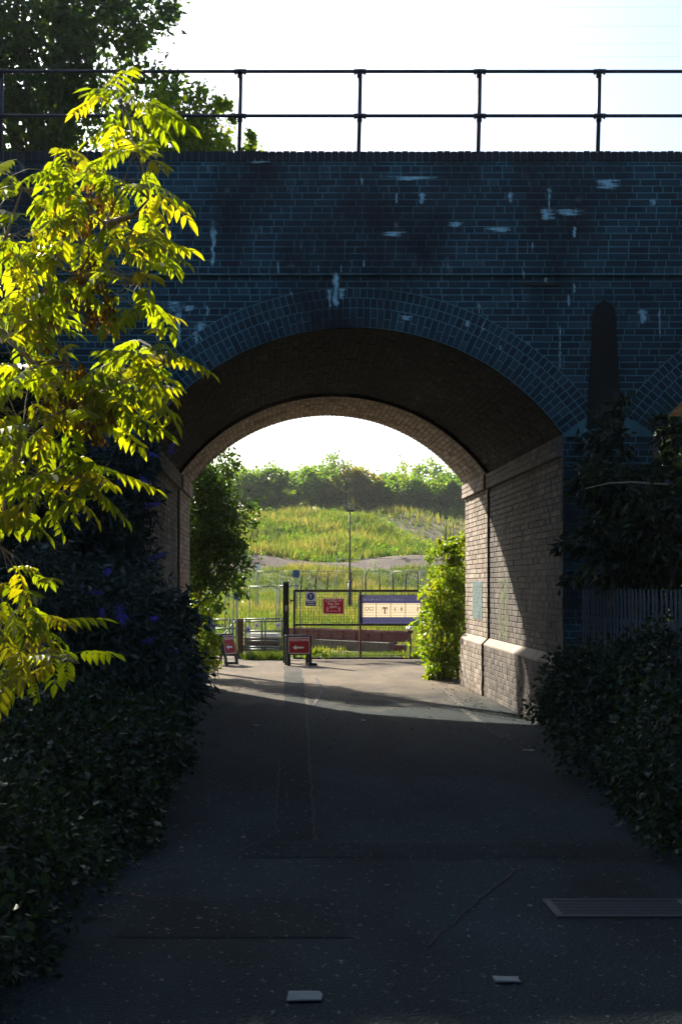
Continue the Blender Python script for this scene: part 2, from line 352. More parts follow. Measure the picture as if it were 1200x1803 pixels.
strip('trench_patch', [(x, 6.75) for x in np.linspace(-0.75, 0.35, 12)], [(x, 7.6) for x in np.linspace(-0.7, 0.3, 12)], M['asphalt_patch'], 0.004, road)
def crack(pts, w, z=0.008):
    out = []
    for (a0, b0), (a1, b1) in zip(pts[:-1], pts[1:]):
        n = max(2, int(math.hypot(a1-a0, b1-b0)/0.12))
        for i in range(n):
            t = i/n; out.append((a0+(a1-a0)*t+random.uniform(-.012, .012), b0+(b1-b0)*t+random.uniform(-.02, .02)))
    out.append(pts[-1]); L = []; R = []
    for i, (x, y) in enumerate(out):
        j = min(i+1, len(out)-1); k = max(i-1, 0); d = Vector((out[j][0]-out[k][0], out[j][1]-out[k][1])); d.normalize()
        ww = w*random.uniform(0.35, 1.0); L.append((x-d.y*ww, y+d.x*ww)); R.append((x+d.y*ww, y-d.x*ww))
    return strip('crack', L, R, M['crack'], z, road)
crack([(tr[0], 9.33), (tr[8], ty[8]), (tr[20], ty[20])], 0.011)
crack([(tl[0], 9.5), (tl[6], ty[6]), (0.03, 13.6)], 0.008)
crack([(0.5, 19.5), (0.75, 22.5), (0.72, 25.5)], 0.03)
crack([(-0.75, 8.25), (-0.3, 8.7), (-0.13, 9.2)], 0.010)
crack([(0.25, 9.26), (1.0, 9.24), (2.4, 9.30)], 0.010)
crack([(0.2, 8.66), (1.3, 8.70), (2.6, 8.66)], 0.009)
crack([(-0.7, 7.55), (0.0, 7.5), (0.1, 8.1)], 0.008)
crack([(0.7, 6.6), (1.2, 7.9), (1.5, 8.6)], 0.008)
crack([(-0.8, 14.2), (-0.2, 14.0), (0.02, 14.1)], 0.008)
crack([(-0.8, 16.9), (-0.1, 17.0)], 0.008)
ln = [(2.70, 23.2), (2.62, 21.2), (2.50, 19.0), (2.46, 17.4), (2.47, 16.2), (2.52, 15.2), (2.62, 14.6)]
strip('edge_line', [(x-0.045, y) for x, y in ln], [(x+0.045, y) for x, y in ln], M['line_paint'], 0.005, road, 0.008)
# pale joint of sand along the trench
strip('sand_joint', [(x-0.02, y) for x, y in zip(tr[13:], ty[13:])], [(x+0.03, y) for x, y in zip(tr[13:], ty[13:])], M['line_paint'], 0.0075, road, 0.02)

# ------------------------------------------------------------------ viaduct
YF, YB, YJ = 16.0, 24.0, 21.5            # near face, far face, joint where the later widening starts
R0, RX = 2.876, 3.316                    # intrados and extrados
ZC = 4.53-R0                             # centre of the arch circles
SPR = 3.34                               # springing height
HALF = math.sqrt(R0**2-(SPR-ZC)**2)
CEN = [0.867-5.67, 0.867, 0.867+5.67]    # arch centres
XL, XR = -30.0, 30.0
ZT = 6.48; ZS = 5.12                     # top of the parapet; overhang line
viaduct = tag(empty('railway_viaduct', (0.867, YF, 0)), 'dark blue brick railway viaduct with a wide segmental arch over the lane', 'bridge')
VO = Vector((0.867, YF, 0))
def vpart(mb, name, mat, parent=viaduct, kind=None):
    o = mb.build(name, mat, parent)
    o.matrix_parent_inverse = Matrix.Translation(-VO)
    if kind: o['kind'] = kind
    return o
def low_z(x):
    for c in CEN:
        if abs(x-c) < HALF: return ZC+math.sqrt(max(R0**2-(x-c)**2, 0))
    return 0.0
def face_sheet(y, flip):
    mb = MB(); xsx = {XL, XR}
    for c in CEN:
        for k in range(41): xsx.add(round(c-HALF+2*HALF*k/40, 5))
    xsx = sorted(xsx)
    for x0, x1 in zip(xsx[:-1], xsx[1:]):
        mid = (x0+x1)/2; inside = any(abs(mid-c) < HALF for c in CEN)
        if inside:
            c = min(CEN, key=lambda q: abs(q-mid)); za = ZC+math.sqrt(max(R0**2-(x0-c)**2, 0)); zb = ZC+math.sqrt(max(R0**2-(x1-c)**2, 0))
        else: za = zb = -0.05
        q = [(x0, y, za), (x1, y, zb), (x1, y, ZT-0.01), (x0, y, ZT-0.01)]
        mb.poly(q, [(0, 1, 2, 3) if not flip else (3, 2, 1, 0)], random.random())
    return mb
BK = 0.004; BV = 0.011     # joint depths
vpart(face_sheet(YF+BK, False), 'spandrel_wall', M['mortar'])
vpart(face_sheet(YB-BK, True), 'far_spandrel_wall', M['tan_mortar'])
mb = MB(); mb.box(XL, XR, YF+0.35, YB-0.35, 5.2, 5.75); vpart(mb, 'track_bed', M['ballast'])
mb = MB(); mb.box(XL, XR, YF+0.02, YF+0.34, ZS, ZT-0.11); vpart(mb, 'parapet', M['mortar'])
mb = MB(); mb.box(XL, XR, YB-0.34, YB-0.02, ZS, ZT-0.0); vpart(mb, 'parapet', M['tan_mortar'])

def brick(mb, pts, mp, w=0.0, depth=0.03, gap=0.0058, ch=0.003, t=None):
    """pts: convex polygon in wall coordinates; mp(u, v, w) -> world; one brick with chamfered edges"""
    n = len(pts); cu = sum(p[0] for p in pts)/n; cv = sum(p[1] for p in pts)/n
    # inset by moving each edge inwards
    def inset(pp, g):
        out = []
        for i in range(n):
            p0 = Vector(pp[i-1]); p1 = Vector(pp[i]); p2 = Vector(pp[(i+1) % n])
            e1 = (p1-p0); e2 = (p2-p1)
            if e1.length < 1e-6 or e2.length < 1e-6: return None
            e1.normalize(); e2.normalize()
            n1 = Vector((-e1.y, e1.x)); n2 = Vector((-e2.y, e2.x))
            k = 1+n1.dot(n2)
            if k < 0.15: k = 0.15
            q = p1+(n1+n2)*(g/k); out.append((q.x, q.y))
        return out
    a = inset(pts, gap); 
    if a is None: return
    b = inset(pts, gap+ch)
    if b is None: return
    vs = [mp(u, v, -depth) for u, v in a]+[mp(u, v, w-ch*0.8) for u, v in a]+[mp(u, v, w) for u, v in b]
    fs = []
    for i in range(n):
        j = (i+1) % n; fs.append((i, j, n+j, n+i)); fs.append((n+i, n+j, 2*n+j, 2*n+i))
    fs.append(tuple(range(2*n, 3*n)))
    mb.poly(vs, fs, random.random() if t is None else t)
def clip_half(pts, nx_, ny_, d):
    """keep the side where n.p >= d"""
    out = []
    for i in range(len(pts)):
        p, q = pts[i], pts[(i+1) % len(pts)]
        a = p[0]*nx_+p[1]*ny_-d; b_ = q[0]*nx_+q[1]*ny_-d
        if a >= 0: out.append(p)
        if (a >= 0) != (b_ >= 0):
            t = a/(a-b_); out.append((p[0]+(q[0]-p[0])*t, p[1]+(q[1]-p[1])*t))
    # drop slivers
    r = []
    for p in out:
        if not r or math.hypot(p[0]-r[-1][0], p[1]-r[-1][1]) > 0.012: r.append(p)
    if len(r) > 2 and math.hypot(r[0][0]-r[-1][0], r[0][1]-r[-1][1]) < 0.012: r.pop()
    return r
def area(p): return 0.5*abs(sum(p[i-1][0]*p[i][1]-p[i][0]*p[i-1][1] for i in range(len(p))))
CH = 0.075
def course(x0, x1, rowi):
    """brick lengths along one course: a loose mix of headers and stretchers"""
    x = x0-random.uniform(0, 0.2); k = 0
    while x < x1:
        L = 0.1125 if (random.random() < (0.72 if rowi % 3 == 2 else 0.22)) else 0.225
        a, b_ = max(x, x0), min(x+L, x1)
        if b_-a > 0.035: yield a, b_
        x += L
random.seed(21)
face_bricks = []       # (polygon, front offset)
rows = int((ZT-0.115)/CH)+2
for r in range(rows):
    z0 = 0.02+r*CH; z1 = z0+CH
    if z0 > ZT-0.118: break
    if z1 > ZT-0.118: z1 = ZT-0.118
    if z1-z0 < 0.03: break
    if ZT-0.118-z1 < 0.03: z1 = ZT-0.118
    wob = lambda: random.uniform(-0.0015, 0.0015)
    for a, b_ in course(-8.6, 10.2, r):
        poly = [(a, z0+wob()), (b_, z0+wob()), (b_, z1+wob()), (a, z1+wob())]
        ok = True
        for c in CEN:
            mx, mz = (a+b_)/2-c, (z0+z1)/2-ZC
            if z0 > SPR-0.03 and mz > 0 and abs(mx) < RX+0.3:
                d = math.hypot(mx, mz); n_ = (mx/d, mz/d)
                if d < RX+0.2: poly = clip_half(poly, n_[0], n_[1], RX+n_[0]*c+n_[1]*ZC)
            if poly and z0 < SPR-0.09+0.2:      # openings below the springing
                if abs(mx) < HALF+0.13 and z1 <= SPR+0.25:
                    side = 1 if mx > 0 else -1
                    if z1 <= SPR+0.02: poly = clip_half(poly, side, 0, side*c+HALF)
            if len(poly) < 3 or area(poly) < 0.0012: ok = False; break
        if not ok: continue
        if not 0.0 < z0: continue
        face_bricks.append((poly, 0.0 if z0 < ZS-0.04 else 0.045))
def map_face(off): 
    return lambda u, v, w: (u, YF-off-w, v)
def visible(poly):
    u = sum(p[0] for p in poly)/len(poly); v = sum(p[1] for p in poly)/len(poly)
    px = CX+u*F/YF; py = HY-(v-EYE)*F/YF
    return 330 < px < 1195 and 285 < py < 720
order = sorted([i for i, f in enumerate(face_bricks) if visible(f[0])], key=lambda i: (-round(area(face_bricks[i][0]), 4), abs(sum(p[0] for p in face_bricks[i][0])/len(face_bricks[i][0])-0.9)))
single = set(order[:300])
rest = MB()
for i, (poly, off) in enumerate(face_bricks):
    w = random.uniform(-0.0025, 0.0025)
    if i in single:
        mb = MB(); brick(mb, poly, map_face(off), w); vpart(mb, 'brick', M['blue_brick'])
    else: brick(rest, poly, map_face(off), w, depth=0.03 if off == 0 else 0.07)
vpart(rest, 'face_brickwork', M['blue_brick'], kind='stuff')
# the underside of the overhang
mb = MB(); mb.box(XL, XR, YF-0.041, YF+0.02, ZS-0.012, ZT-0.117); vpart(mb, 'overhang_bed', M['mortar'])
# coping bricks set on edge
n = 0; copings = MB(); x = -8.6; random.seed(5)
while x < 10.2:
    w_ = 0.0775; tgt = MB() if PX(-20, YF) < x < PX(1220, YF) else copings
    h = random.uniform(-0.004, 0.004)
    tgt.box(x+0.004, x+w_-0.004, YF-0.055+random.uniform(-.003, .003), YF+0.17, ZT-0.114, ZT+h, bev=0.006, t=random.random())
    if tgt is not copings: vpart(tgt, 'coping_brick', M['coping_brick'])
    x += w_
vpart(copings, 'coping_row', M['coping_brick'], kind='stuff')
mb = MB(); mb.box(XL, XR, YF-0.045, YF+0.33, ZT-0.116, ZT-0.014); vpart(mb, 'coping_bed', M['mortar'])

# arch rings: an outer header ring, a second header ring and a bonded inner ring
ANG = math.asin(HALF/R0)
def ring_map(c, y, sgn):
    return lambda th, rr, w: (c+rr*math.sin(th), y-sgn*(0.006+w), ZC+rr*math.cos(th))
def ring_poly(t0, t1, r0, r1): return [(t0, r0), (t1, r0), (t1, r1), (t0, r1)]
def vous(mb, mp, t0, t1, r0, r1):
    g = 0.0058; rm = (r0+r1)/2; gt = g/rm
    c_ = 0.003; ct = c_/rm; w = random.uniform(-0.002, 0.002)
    A = [(t0+gt, r0+g), (t1-gt, r0+g), (t1-gt, r1-g), (t0+gt, r1-g)]
    B = [(t0+gt+ct, r0+g+c_), (t1-gt-ct, r0+g+c_), (t1-gt-ct, r1-g-c_), (t0+gt+ct, r1-g-c_)]
    vs = [mp(*p, -0.05) for p in A]+[mp(*p, w-0.003) for p in A]+[mp(*p, w) for p in B]
    fs = []
    for i in range(4):
        j = (i+1) % 4; fs += [(i, j, 4+j, 4+i), (4+i, 4+j, 8+j, 8+i)]
    fs.append((8, 9, 10, 11)); mb.poly(vs, fs, random.random())
random.seed(33)
ringrest = MB(); vcount = 0
for ci, c in enumerate(CEN):
    mp = ring_map(c, YF, 1)
    for (r0, r1) in ((R0+0.33, RX), (R0+0.22, R0+0.33)):
        n = int(2*ANG*(r0+r1)/2/CH)
        for k in range(n):
            t0, t1 = -ANG+2*ANG*k/n, -ANG+2*ANG*(k+1)/n
            if ci == 1: mb = MB(); vous(mb, mp, t0, t1, r0, r1); vpart(mb, 'voussoir', M['blue_brick']); vcount += 1
            else: vous(ringrest, mp, t0, t1, r0, r1)
    n = int(2*ANG*(R0+0.11)/CH)
    for k in range(n):
        t0, t1 = -ANG+2*ANG*k/n, -ANG+2*ANG*(k+1)/n
        segs = [(R0+0.002, R0+0.22)] if k % 2 else [(R0+0.002, R0+0.11), (R0+0.11, R0+0.22)]
        for (r0, r1) in segs:
            if ci == 1 and vcount < 300: mb = MB(); vous(mb, mp, t0, t1, r0, r1); vpart(mb, 'voussoir', M['blue_brick']); vcount += 1
            else: vous(ringrest, mp, t0, t1, r0, r1)
vpart(ringrest, 'arch_ring', M['blue_brick'], kind='stuff')
for c in CEN:
    mb = MB(); K = 40; vs = []
    for k in range(K+1):
        t = -ANG+2*ANG*k/K
        for rr in (R0+0.004, RX): vs.append((c+rr*math.sin(t), YF-0.001, ZC+rr*math.cos(t)))
    mb.poly(vs, [(2*k, 2*k+1, 2*k+3, 2*k+2) for k in range(K)]); vpart(mb, 'ring_mortar', M['mortar'])
# far face rings and wall bricks
farb = MB()
for c in CEN:
    mp = ring_map(c, YB, -1)
    for q in range(4):
        r0 = R0-0.05+0.11*q; n = int(2*ANG*r0/CH)
        for k in range(n): vous(farb, mp, -ANG+2*ANG*k/n, -ANG+2*ANG*(k+1)/n, r0, r0+0.11)
vpart(farb, 'far_arch_ring', M['tan_brick'], kind='stuff')

# vaults: backing shell and brick courses that run along the tunnel
def vault(c, ya, yb, rad, mat, mort, name):
    sh = MB(); K = 40; vs = []
    for k in range(K+1):
        t = -ANG+2*ANG*k/K
        for y in (ya, yb): vs.append((c+(rad+BV)*math.sin(t), y, ZC+(rad+BV)*math.cos(t)))
    sh.poly(vs, [(2*k, 2*k+1, 2*k+3, 2*k+2) for k in range(K)])
    vpart(sh, name, mort)
    bm_ = MB(); n = int(2*ANG*rad/CH)
    mp = lambda u, v, w: (c+(rad-w)*math.sin(v/rad), u, ZC+(rad-w)*math.cos(v/rad))
    for k in range(n):
        v0 = rad*(-ANG+2*ANG*k/n); v1 = rad*(-ANG+2*ANG*(k+1)/n)
        for a, b_ in course(ya, yb, k): brick(bm_, [(a, v0), (b_, v0), (b_, v1), (a, v1)], mp, random.uniform(-0.004, 0.004), depth=0.02)
    vpart(bm_, 'vault_brickwork', mat, kind='stuff')
random.seed(8)
for i, c in enumerate(CEN):
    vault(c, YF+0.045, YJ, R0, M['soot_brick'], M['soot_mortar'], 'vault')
    vault(c, YJ, YB-0.045, R0-0.05, M['tan_brick'], M['tan_mortar'], 'far_vault')
    # the step between the two vaults
    mb = MB(); K = 40; vs = []
    for k in range(K+1):
        t = -ANG+2*ANG*k/K
        for rr in (R0-0.05, R0+0.03): vs.append((c+rr*math.sin(t), YJ+0.002, ZC+rr*math.cos(t)))
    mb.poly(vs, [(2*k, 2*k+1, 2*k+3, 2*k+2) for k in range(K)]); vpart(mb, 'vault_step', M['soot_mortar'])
# side walls of the tunnels with an impost band and a chamfered plinth
def side_wall(c, s, full):
    xw = c+s*HALF
    for (ya, yb, off, mat, mort) in ((YF+0.0, YJ, 0.0, M['shaded_wall_brick'], M['tan_mortar']), (YJ, YB, 0.03, M['tan_brick'], M['tan_mortar'])):
        x = xw-s*off
        sh = MB(); q = [(x+s*BV, ya, -0.05), (x+s*BV, yb, -0.05), (x+s*BV, yb, SPR+0.03), (x+s*BV, ya, SPR+0.03)]
        sh.poly(q, [(0, 1, 2, 3) if s < 0 else (3, 2, 1, 0)]); vpart(sh, 'abutment_wall', mort)
        if off:  # return faces of the widening
            e = MB(); e.box(min(x, xw+s*0.05), max(x, xw+s*0.05), ya+0.001, ya+0.02, -0.05, SPR); vpart(e, 'wall_return', mort)
        bm_ = MB(); mp = lambda u, v, w: (x-s*w, u, v)
        for r in range(int((SPR-0.86-0.22)/CH)):
            z0 = 0.865+r*CH
            for a, b_ in course(ya, yb, r):
                pl = [(a, z0), (b_, z0), (b_, z0+CH), (a, z0+CH)]
                if s > 0: pl = pl[::1]
                brick(bm_, pl if s < 0 else [(p[0], p[1]) for p in pl], mp, random.uniform(-0.003, 0.003), depth=0.02)
        # impost band, standing proud
        mp2 = lambda u, v, w: (x-s*(w+0.06), u, v)
        for r in range(3):
            z0 = SPR-0.02-0.225+r*CH
            for a, b_ in course(ya, yb, r): brick(bm_, [(a, z0), (b_, z0), (b_, z0+CH), (a, z0+CH)], mp2, random.uniform(-0.002, 0.002), depth=0.07)
        # plinth
        mp3 = lambda u, v, w: (x-s*(w+0.09), u, v)
        for r in range(10):
            z0 = 0.0+r*CH
            for a, b_ in course(ya, yb, r): brick(bm_, [(a, z0), (b_, z0), (b_, z0+CH), (a, z0+CH)], mp3, random.uniform(-0.003, 0.003), depth=0.10)
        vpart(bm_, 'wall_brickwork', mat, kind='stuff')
        ib = MB(); xi = sorted((x+s*0.02, x-s*0.052)); ib.box(xi[0], xi[1], ya+0.003, yb-0.003, SPR-0.243, SPR-0.024); vpart(ib, 'impost_bedding', mort); ib = MB()
        xi = sorted((x+s*0.02, x-s*0.082)); ib.box(xi[0], xi[1], ya+0.003, yb-0.003, -0.05, 0.745); vpart(ib, 'wall_bedding', mort)
        # sloping plinth bricks
        pb = MB(); y = ya
        while y < yb-0.05:
            L = min(0.225, yb-y); y0, y1 = y+0.004, y+L-0.004
            vs = [(x+s*0.02, y0, 0.752), (x-s*0.092, y0, 0.752), (x-s*0.092, y0, 0.775), (x-s*0.004, y0, 0.862), (x+s*0.02, y0, 0.862)]
            vs += [(p[0], y1, p[2]) for p in vs]
            pb.poly(vs, [(0, 1, 2, 3, 4), (9, 8, 7, 6, 5)]+[(i, (i+1) % 5, 5+(i+1) % 5, 5+i) for i in range(5)], random.uniform(0.5, 1))
            y += L
        vpart(pb, 'plinth_cap', M['tan_brick'], kind='stuff')
for c in CEN:
    for s in (-1, 1): side_wall(c, s, True)
# piers have a plinth on the near face too
for c0, c1 in zip(CEN[:-1], CEN[1:]):
    mb = MB(); mb.box(c0+HALF-0.09, c1-HALF+0.09, YF-0.09, YF-0.001, -0.05, 0.80, bev=0.03); vpart(mb, 'pier_plinth', M['blue_brick'])
# drainage chase with a rounded dark render face, and its outlet box
xc = PX(1062, YF); prof = []
for k in range(9):
    q = math.pi*k/8; prof.append((xc+0.125*math.cos(q), 4.66+0.16*math.sin(q)))
prof = [(xc+0.20, 3.2)]+prof+[(xc-0.20, 3.2)]
mb = MB(); n = len(prof)
mb.poly([(u, YF-0.03, v) for u, v in prof]+[(u, YF+0.005, v) for u, v in prof], [tuple(range(n))]+[(i, n+i, n+(i+1) % n, (i+1) % n) for i in range(n)])
vpart(mb, 'drain_chase', M['dark_render'])
mb = MB(); xb = PX(1037, YF); mb.box(xb-0.085, xb+0.085, YF-0.16, YF-0.02, 3.02, 3.38, bev=0.012); vpart(mb, 'outlet_box', M['mortar'])
mb = MB(); mb.box(PX(922, YF), PX(985, YF), YF-0.022, YF+0.01, PZ(504, YF), PZ(497, YF), bev=0.006); vpart(mb, 'vent_bar', M['iron'])
# lime runs down the face
random.seed(14)
def lime(px, py0, py1, wpx):
    off = 0.0 if PZ(py0, YF) < ZS else 0.045
    z0, z1 = PZ(py0-3, YF), PZ(py1+4, YF); x = PX(px, YF); w0 = wpx/158.0*0.62; n = 13; vs = []; fd = []
    for k in range(n):
        t = k/(n-1); z = z0+(z1-z0)*t; ww = w0*(1.0-0.5*t)*random.uniform(0.7, 1.3); xx = x+random.uniform(-.22, .22)*w0
        e = min(1.0, k/1.5, (n-1-k)/3.0)
        for j, f in ((-1, 0.0), (-0.5, 0.3), (0, 0.5), (0.5, 0.3), (1, 0.0)): vs.append((xx+ww*j, YF-off-0.0055, z)); fd.append(f*e*random.uniform(0.7, 1.1))
    mb = MB(); mb.poly(vs, [(5*k+j, 5*k+5+j, 5*k+6+j, 5*k+1+j) for k in range(n-1) for j in range(4)]); o = vpart(mb, 'lime_run', M['lime'])
    at_ = o.data.attributes.new('fade', 'FLOAT', 'POINT'); at_.data.foreach_set('value', np.array(fd, dtype=np.float32))
for a in [(315, 532, 606, 16), (308, 532, 548, 30), (354, 568, 602, 20), (345, 585, 604, 14), (590, 480, 552, 16), (600, 508, 532, 22), (580, 508, 545, 10), (512, 514, 536, 9), (490, 462, 484, 5),
          (985, 572, 655, 5), (985, 618, 650, 8), (850, 565, 590, 15), (822, 566, 574, 14), (843, 535, 553, 6), (697, 343, 358, 8), (742, 342, 360, 16), (897, 342, 358, 12), (964, 340, 388, 5), (965, 335, 352, 10), (637, 318, 326, 7),
          (725, 315, 317, 120), (1070, 320, 333, 62), (1145, 354, 362, 16), (1000, 372, 380, 60), (960, 372, 388, 40), (880, 404, 408, 60), (1008, 402, 420, 10), (935, 430, 446, 5), (600, 470, 480, 4), (1160, 540, 600, 6), (1130, 545, 570, 26), (1010, 500, 516, 6), (960, 490, 500, 10), (800, 395, 400, 40), (690, 412, 416, 50), (455, 284, 287, 60), (375, 400, 480, 14), (1000, 520, 540, 8), (330, 540, 546, 30), (365, 540, 556, 8), (253, 600, 628, 7), (204, 610, 630, 6), (470, 570, 574, 14), (640, 462, 470, 6), (715, 558, 562, 30), (880, 610, 620, 5), (920, 480, 496, 4), (560, 470, 478, 3)]:
    lime(*a)
# paint and growth on the tunnel walls
def wall_patch(x, s, D0, D1, z0, z1, name, mat):
    mb = MB(); mb.poly([(x-s*0.006, D0, z0), (x-s*0.006, D1, z0), (x-s*0.006, D1, z1), (x-s*0.006, D0, z1)], [(0, 1, 2, 3)]); vpart(mb, name, mat)
xw = CEN[1]+HALF
wall_patch(xw-0.03, 1, 22.0, 23.1, 1.12, 1.72, 'paint_patch', M['teal_paint'])
wall_patch(xw, 1, 19.7, 20.6, 0.9, 1.75, 'algae_patch', M['algae'])
wall_patch(CEN[1]-HALF+0.03, -1, 21.9, 22.9, 0.95, 1.95, 'paint_patch', M['orange_paint'])

# ------------------------------------------------------------------ railing on the parapet
YR = YF+0.1
rail = tag(empty('parapet_railing', (PX(633, YR), YR, ZT)), 'black two-rail tubular railing along the top of the viaduct parapet', 'railing')
RO = Vector(rail.location)
def rpart(mb, name, mat=M['rail_paint'], parent=rail):
    o = mb.build(name, mat, parent, True); o.matrix_parent_inverse = Matrix.Translation(-RO); return o
zt, zm = PZ(127.5, YR), PZ(205.5, YR)
for z in (zt, zm):
    mb = MB(); mb.tube([(x, YR-0.03, z) for x in np.linspace(-8, 10, 10)], 0.019, 8); rpart(mb, 'rail')
for k in range(-4, 8):
    px = 422.5+210.2*k; xp = PX(px, YR)
    mb = MB(); mb.tube([(xp-0.012, YR, ZT-0.02), (xp, YR, zm), (xp+0.008, YR, zt)], 0.0235, 8); mb.tube([(xp-0.012, YR, ZT-0.01), (xp-0.012, YR, ZT+0.02)], 0.05, 10)
    po = rpart(mb, 'post')
    for z in (zt, zm):
        mb = MB(); mb.tube([(xp-0.065, YR-0.03, z), (xp+0.07, YR-0.03, z)], 0.027, 8)
        mb.tube([(xp, YR-0.005, z-0.06), (xp, YR-0.005, z+0.03)], 0.031, 8)
        for sx in (-0.05, 0.055): mb.tube([(xp+sx, YR-0.03, z-0.038), (xp+sx, YR-0.03, z)], 0.010, 6)
        mb.build('clamp', M['rail_paint'], po, True)

# ------------------------------------------------------------------ plants
def unit(n, rng):
    v = rng.normal(size=(n, 3)); return v/np.linalg.norm(v, axis=1, keepdims=True)
def leaves_at(pos, L, asp, rng, droop=0.3, out=None, fold=0.18, tint=None):
    """kite shaped leaves folded along the midrib"""
    n = len(pos); d = unit(n, rng)
    if out is not None: d = d*0.8+out*0.7
    d[:, 2] -= droop; d /= np.linalg.norm(d, axis=1, keepdims=True)
    r = unit(n, rng); s = np.cross(d, r); s /= np.linalg.norm(s, axis=1, keepdims=True)+1e-9
    nn = np.cross(d, s)
    l = (L*rng.uniform(0.6, 1.25, n))[:, None]; w = l*asp*0.5
    b = pos; tp = pos+d*l-nn*l*0.10; mid = pos+d*l*0.48
    a = mid+s*w+nn*w*fold*2; c = mid-s*w+nn*w*fold*2
    V = np.stack([b, a, tp, c], 1).reshape(-1, 3); i = np.arange(n)*4
    Q = np.concatenate([np.stack([i, i+1, i+2], 1), np.stack([i, i+2, i+3], 1)], 0)
    if tint is None: tint = rng.uniform(0, 1, n)
    return V, Q, np.concatenate([tint, tint])
def crown_points(blobs, n, rng, clump=0.30, per=40, shell=0.5):
    """leaf places grouped in clumps through a set of ellipsoids"""
    vol = np.array([b[3]*b[4]*b[5] for b in blobs])**0.8; vol /= vol.sum(); pos = []; out = []; tin = []; heads = []
    for b, v in zip(blobs, vol):
        m = max(1, int(n*v)); k = max(3, m//per)
        u = unit(k, rng); rr = (shell**3+(1-shell**3)*rng.uniform(0, 1, k))**(1/3.0)*rng.choice([0.75, 0.9, 1.0, 1.05, 1.22], k)*rng.uniform(0.93, 1.07, k)
        cc = np.array(b[:3])+u*rr[:, None]*np.array(b[3:6]); heads.append(cc)
        j = rng.integers(0, k, m); cr = clump*(b[3]*b[4]*b[5])**(1/3.0)*rng.uniform(0.55, 1.25, k)
        p = cc[j]+rng.normal(size=(m, 3))*cr[j][:, None]*0.55
        pos.append(p); out.append(u[j]); tb = rng.uniform(0, 1, k); tin.append(np.clip(tb[j]*0.55+rng.uniform(0, 0.55, m), 0, 1))
    return np.concatenate(pos), np.concatenate(out), np.concatenate(tin), np.concatenate(heads)
def plant(name, label, cat, base, blobs, n, leaf, asp, mat, seed, droop=0.3, per=40, clump=0.30, trunk=0.05, nst=10, bark='bark', shell=0.5, group=None, foliage='crown', stem='trunk', zmin=None, parent_parts=True, keep=None):
    rng = np.random.default_rng(seed); bx_, by_ = base; zb = float(terrain(bx_, by_))
    root = tag(empty(name, (bx_, by_, zb)), label, cat, group)
    T = Matrix.Translation(-Vector((bx_, by_, zb)))
    p, o_, t_, heads = crown_points(blobs, n, rng, clump, per, shell)
    k = p[:, 2] > (zb+0.03 if zmin is None else zmin)
    if keep is not None: k &= keep(p)
    p, o_, t_ = p[k], o_[k], t_[k]
    V, Q, tt = leaves_at(p, leaf, asp, rng, droop, o_, tint=t_)
    ob = link(foliage, mesh_np(foliage, V, Q, tt), mat, root); ob.matrix_parent_inverse = T; ob['kind'] = 'stuff'
    mb = MB(); B = Vector((bx_, by_, zb-0.05))
    cm = Vector(np.mean([b[:3] for b in blobs], 0)); 
    if stem == 'trunk':
        top = Vector((cm.x, cm.y, cm.z)); fork = B.lerp(top, 0.45); mb.tube([B, B.lerp(fork, 0.5)+Vector((trunk*.4, 0, 0)), fork, top], [trunk*1.15, trunk, trunk*0.8, trunk*0.4], 8)
    sel = rng.permutation(len(heads))[:nst]
    for h in heads[sel]:
        H = Vector(h)
        if keep is not None and not keep(np.array([h]))[0]: continue
        if H.z < zb+0.2: continue
        st = B.lerp(cm, float(rng.uniform(0.35, 0.9))) if stem == 'trunk' else B+Vector((rng.uniform(-.3, .3), rng.uniform(-.3, .3), 0))
        md = st.lerp(H, 0.5)+Vector((rng.uniform(-.06, .06), rng.uniform(-.06, .06), 0.08))*(H-st).length
        rr = trunk*(0.35 if stem == 'trunk' else 0.8)
        mb.tube([st, md, H], [rr, rr*0.65, rr*0.25], 5)
    ob = mb.build(stem, M[bark], root, True); ob.matrix_parent_inverse = T
    return root, T, heads
def B(px, py, D, rx, ry, rz):     # an ellipsoid whose half sizes across and up are in photograph pixels
    p = P(px, py, D); return (p.x, p.y, p.z, rx*D/F, ry, rz*D/F)

# --- tall tree behind the viaduct and its lighter neighbour
plant('tall_tree', 'tall dark green tree towering above the railing behind the viaduct', 'tree', (-5.2, 31), [B(60, -40, 31, 190, 2.0, 150), B(180, 60, 30.5, 130, 1.6, 110), B(60, 160, 30.5, 190, 1.8, 110), B(270, 170, 30, 65, 1.2, 65), B(230, 15, 30, 75, 1.0, 60), B(-150, 40, 32, 170, 2, 200), B(60, 300, 31, 170, 2, 120)], 26000, 0.17, 0.62, M['tree_leaf'], 3, per=70, clump=0.34, trunk=0.22, nst=40, shell=0.35)
plant('leafy_tree', 'lower bright green tree whose top shows between railing post and tall dark tree', 'tree', (-1.9, 28.5), [B(365, 225, 28.3, 52, 0.8, 62), B(390, 200, 28.5, 22, .5, 22), B(300, 250, 28.3, 90, 1.0, 60), B(430, 262, 28.5, 38, 0.5, 22), B(330, 330, 28.3, 100, 1.1, 90)], 8500, 0.13, 0.62, M['lit_leaf'], 5, per=45, clump=0.32, trunk=0.1, nst=26, shell=0.3)
